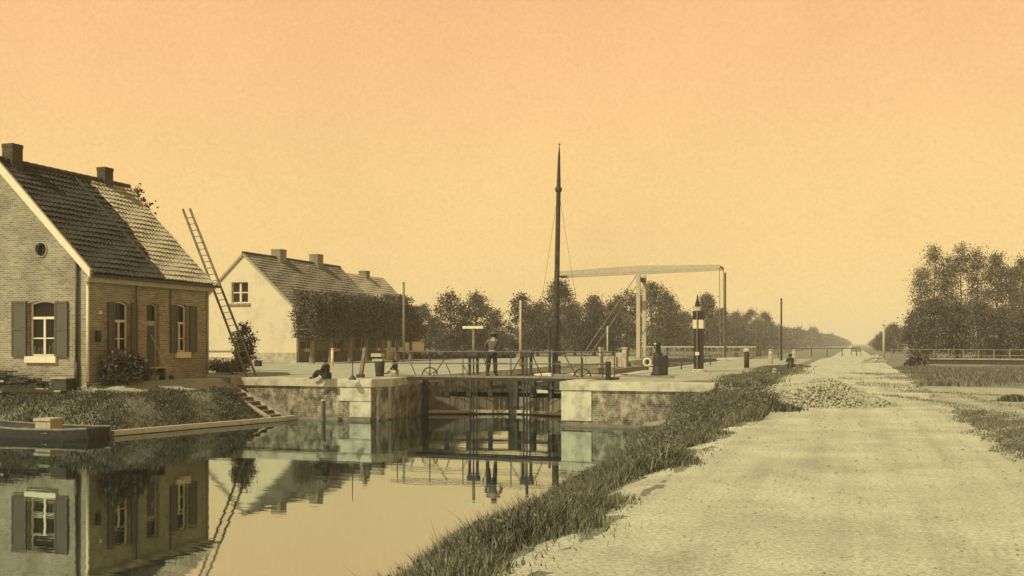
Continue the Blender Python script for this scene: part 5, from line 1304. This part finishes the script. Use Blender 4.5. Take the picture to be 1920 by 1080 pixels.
for sx in (-0.55, 0.55):
    MB().path([(X+sx, Y+0.42*math.cos(a), 0.42+0.42*math.sin(a)) for a in np.linspace(0, 2*math.pi, 16, endpoint=False)], 0.04, 5, closed=True).build('wheel', 'dark_wood', t)
bush(1720, 690, 20, 668, 621, 'rough weed bush on the field edge by the wall end', n=30, leaf=0.2)

# ------------------------------------------------------------------ people
def skin_mesh(pts, edges, radii, sub=2):
    me = bpy.data.meshes.new('s'); me.from_pydata([tuple(p) for p in pts], edges, []); me.update()
    o = bpy.data.objects.new('s', me); col.objects.link(o)
    md = o.modifiers.new('skin', 'SKIN'); md.use_smooth_shade = True
    for i, sv in enumerate(me.skin_vertices[0].data):
        rr = radii[i]; sv.radius = rr if hasattr(rr, '__len__') else (rr, rr); sv.use_root = (i == 0)
    s2 = o.modifiers.new('sub', 'SUBSURF'); s2.levels = sub; s2.render_levels = sub
    dg = bpy.context.evaluated_depsgraph_get(); dg.update()
    m2 = bpy.data.meshes.new_from_object(o.evaluated_get(dg))
    out = MB(); out.v = [tuple(v.co) for v in m2.vertices]; out.f = [tuple(p.vertices) for p in m2.polygons]
    bpy.data.objects.remove(o); bpy.data.meshes.remove(me); bpy.data.meshes.remove(m2)
    return out
def person(loc, rot, J, label, shirt, legs, hat, scale=1.0, skirt=False, cat='person'):
    # J: joint name -> local position (facing +Y)
    t = thing('person', loc, label, cat)
    Rm = Matrix.Rotation(rot, 3, 'Z'); O = Vector(loc)
    W = {k_: O + Rm @ (Vector(v)*scale) for k_, v in J.items()}
    S = scale
    names = ['pelvis','belly','chest','neck','head','crown']
    pts = [W[k_] for k_ in names]; rad = [(0.15*S,0.11*S),(0.13*S,0.10*S),(0.16*S,0.11*S),0.055*S,(0.085*S,0.10*S),0.06*S]; ed = [(0,1),(1,2),(2,3),(3,4),(4,5)]
    idx = {k_: i for i, k_ in enumerate(names)}
    def addc(par, seq, rr):
        p = idx[par]
        for k_, r_ in zip(seq, rr):
            idx[k_] = len(pts); pts.append(W[k_]); rad.append(r_*S); ed.append((p, idx[k_])); p = idx[k_]
    for s in 'lr':
        addc('chest', ['sh'+s, 'el'+s, 'wr'+s, 'ha'+s], [0.065, 0.045, 0.030, 0.032])
        addc('pelvis', ['hi'+s, 'kn'+s, 'an'+s, 'to'+s], [0.09, 0.065, 0.045, 0.038])
    body = skin_mesh(pts, ed, rad, 2)
    # five fingers per hand, a nose and ears, all part of the one body mesh
    for s in 'lr':
        wr, ha = W['wr'+s], W['ha'+s]; dv = (ha-wr).normalized(); sd = dv.cross(Vector((0,0,1)))
        if sd.length < 0.1: sd = Rm @ Vector((0,1,0))
        sd.normalize(); dn = dv.cross(sd)
        for f_, (o_, ln) in enumerate(((-0.030,0.062),(-0.010,0.075),(0.010,0.070),(0.030,0.055))):
            a = ha + sd*o_*S - dv*0.01*S; b_ = ha + sd*o_*1.15*S + dv*ln*0.55*S + dn*0.012*S; c = ha + sd*o_*1.2*S + dv*ln*S*0.85 + dn*0.036*S
            body.path([a, b_, c], [0.0095*S, 0.0085*S, 0.006*S], 6)
        thumb = sd*(0.038*S if s == 'l' else -0.038*S); b0 = wr.lerp(ha, 0.5)
        body.path([b0, b0+thumb+dv*0.02*S, b0+thumb*1.25+dv*0.055*S], [0.011*S, 0.010*S, 0.007*S], 6)
    hd = W['head']; fw = Rm @ Vector((0,1,0)); sdh = Rm @ Vector((1,0,0))
    body.path([hd+fw*0.085*S+Vector((0,0,0.02*S)), hd+fw*0.115*S-Vector((0,0,0.01*S)), hd+fw*0.10*S-Vector((0,0,0.03*S))], [0.010*S, 0.016*S, 0.012*S], 6)
    for q_ in (-1, 1):
        body.lathe(hd+sdh*q_*0.088*S, [(0.006*S,-0.03*S),(0.018*S,-0.01*S),(0.02*S,0.015*S),(0.006*S,0.03*S)], 6)
        body.lathe(hd+fw*0.088*S+sdh*q_*0.032*S+Vector((0,0,0.012*S)), [(0.003*S,-0.008*S),(0.011*S,0),(0.003*S,0.008*S)], 6)
    body.path([hd+fw*0.094*S-sdh*0.022*S-Vector((0,0,0.05*S)), hd+fw*0.10*S-Vector((0,0,0.05*S)), hd+fw*0.094*S+sdh*0.022*S-Vector((0,0,0.05*S))], 0.006*S, 5)
    body.build('body', 'skin', t, smooth=True)
    # shirt, trousers/skirt, shoes, hat
    p = [W['pelvis']+Vector((0,0,0.04*S)), W['belly'], W['chest'], W['chest'].lerp(W['neck'],0.6)]; rr = [(0.165*S,0.125*S),(0.15*S,0.12*S),(0.175*S,0.13*S),(0.085*S,0.08*S)]; e_ = [(0,1),(1,2),(2,3)]
    for s in 'lr':
        o_ = len(p); p += [W['sh'+s], W['el'+s], W['wr'+s]]; rr += [0.082*S, 0.06*S, 0.045*S]; e_ += [(2,o_),(o_,o_+1),(o_+1,o_+2)]
    skin_mesh(p, e_, rr, 2).build('shirt', shirt, t, smooth=True)
    p = [W['pelvis']]; rr = [(0.168*S,0.125*S)]; e_ = []
    for s in 'lr':
        o_ = len(p); p += [W['hi'+s], W['kn'+s], W['an'+s]]; rr += [0.11*S, 0.088*S, 0.075*S]; e_ += [(0,o_),(o_,o_+1),(o_+1,o_+2)]
    skin_mesh(p, e_, rr, 2).build('trousers' if not skirt else 'skirt', legs, t, smooth=True)
    for s in 'lr':
        skin_mesh([W['an'+s]-Vector((0,0,0.01)), W['to'+s], W['to'+s]+(W['to'+s]-W['an'+s])*0.25], [(0,1),(1,2)], [0.052*S, 0.05*S, 0.035*S], 2).build('shoe', 'cloth_dark', t, smooth=True)
    c = W['crown']
    MB().lathe((c.x, c.y, c.z-0.06*S), [(0.100*S,-0.07*S),(0.113*S,0.0),(0.102*S,0.055*S)], 12).build('hair', 'cloth_dark', t, smooth=True) if hat else None
    if hat: MB().lathe((c.x, c.y, c.z-0.01*S), [(0.17*S,-0.005*S),(0.17*S,0.005*S),(0.112*S,0.012*S),(0.105*S,0.09*S),(0.03*S,0.115*S)], 14).build('hat', hat, t, smooth=True)
    else: MB().lathe((c.x, c.y, c.z-0.05*S), [(0.112*S,-0.06*S),(0.118*S,0.0),(0.10*S,0.06*S),(0.04*S,0.10*S)], 12).build('hair', 'cloth_dark', t, smooth=True)
    return t
xm = xat(922, 38.9)
standing = dict(pelvis=(0,0,0.92), belly=(0,0.05,1.08), chest=(0,0.13,1.32), neck=(0,0.19,1.47), head=(0,0.23,1.57), crown=(0,0.23,1.64),
    shl=(-0.20,0.14,1.38), ell=(-0.36,0.20,1.16), wrl=(-0.20,0.40,1.04), hal=(-0.15,0.48,1.03), shr=(0.20,0.14,1.38), elr=(0.33,0.24,1.15), wrr=(0.20,0.44,1.04), har=(0.15,0.52,1.03),
    hil=(-0.10,0,0.86), knl=(-0.15,0.03,0.46), anl=(-0.19,-0.03,0.07), tol=(-0.21,0.12,0.04), hir=(0.10,0,0.86), knr=(0.13,0.02,0.46), anr=(0.16,-0.05,0.07), tor=(0.18,0.10,0.04))
person((xm, 38.92, 0.10), 0.0, standing, 'man in grey shirt and dark trousers leaning on the footbridge railing, seen from behind', 'cloth_mid', 'cloth_dark', 'cloth_mid', scale=1.05)
sit = dict(pelvis=(0,0,0.13), belly=(0,0.02,0.28), chest=(0,0.05,0.48), neck=(0,0.07,0.62), head=(0,0.09,0.73), crown=(0,0.09,0.80),
    shl=(-0.16,0.05,0.54), ell=(-0.22,0.14,0.34), wrl=(-0.14,0.32,0.32), hal=(-0.10,0.39,0.32), shr=(0.16,0.05,0.54), elr=(0.22,0.14,0.34), wrr=(0.14,0.32,0.32), har=(0.10,0.39,0.32),
    hil=(-0.09,0.04,0.13), knl=(-0.12,0.38,0.32), anl=(-0.12,0.58,0.06), tol=(-0.13,0.70,0.04), hir=(0.09,0.04,0.13), knr=(0.12,0.40,0.30), anr=(0.12,0.62,0.06), tor=(0.13,0.74,0.04))
X, Y = gp(605, 712); person((X, Y+0.35, 0.02), R(90), sit, 'dark dressed child sitting on the left quay edge in front of the clipped limes', 'cloth_dark', 'cloth_dark', None, scale=0.98)
X, Y = gp(742, 702); person((X, Y, 0.0), R(80), sit, 'child in dark coat and pale trousers sitting beside the wooden capstan', 'cloth_dark', 'cloth_pale', None, scale=0.80)
X, Y = gp(1482, 696); 
st2 = {k_: (v[0], v[1]*0.9, v[2]+0.22) for k_, v in sit.items()}
for s in 'lr':
    st2['an'+s] = (st2['an'+s][0], 0.42, 0.06); st2['to'+s] = (st2['to'+s][0], 0.55, 0.04); st2['kn'+s] = (st2['kn'+s][0], 0.36, 0.40)
person((X, Y+0.3, 0.0), R(160), st2, 'person in a dark coat sitting on a low stone at the road edge', 'cloth_dark', 'cloth_mid', None, scale=0.85)
t = thing('seat_stone', (X, Y+0.34, 0), 'low pale stone under the person at the road edge', 'stone')
MB().box(X-0.2, X+0.2, Y+0.16, Y+0.5, 0, 0.20).build('block', 'stone_white', t, bevel=0.04)

# ------------------------------------------------------------------ haze: the air between the viewer and the far avenue
hz = MB().box(-620, 620, -60, 950, -4.2, 16.0).build('haze', 'soil')
hz.data.materials.clear()
hm = bpy.data.materials.new('haze'); hm.use_nodes = True
hn = hm.node_tree.nodes; hn.clear()
ho = hn.new('ShaderNodeOutputMaterial'); hv = hn.new('ShaderNodeVolumePrincipled')
hv.inputs['Color'].default_value = (1.0, 0.93, 0.70, 1); hv.inputs['Density'].default_value = 0.00088; hv.inputs['Anisotropy'].default_value = -0.35
hm.node_tree.links.new(hv.outputs[0], ho.inputs['Volume'])
hz.data.materials.append(hm); hz['kind'] = 'stuff'
for o in bpy.data.objects:
    if '_b' in o: del o['_b']
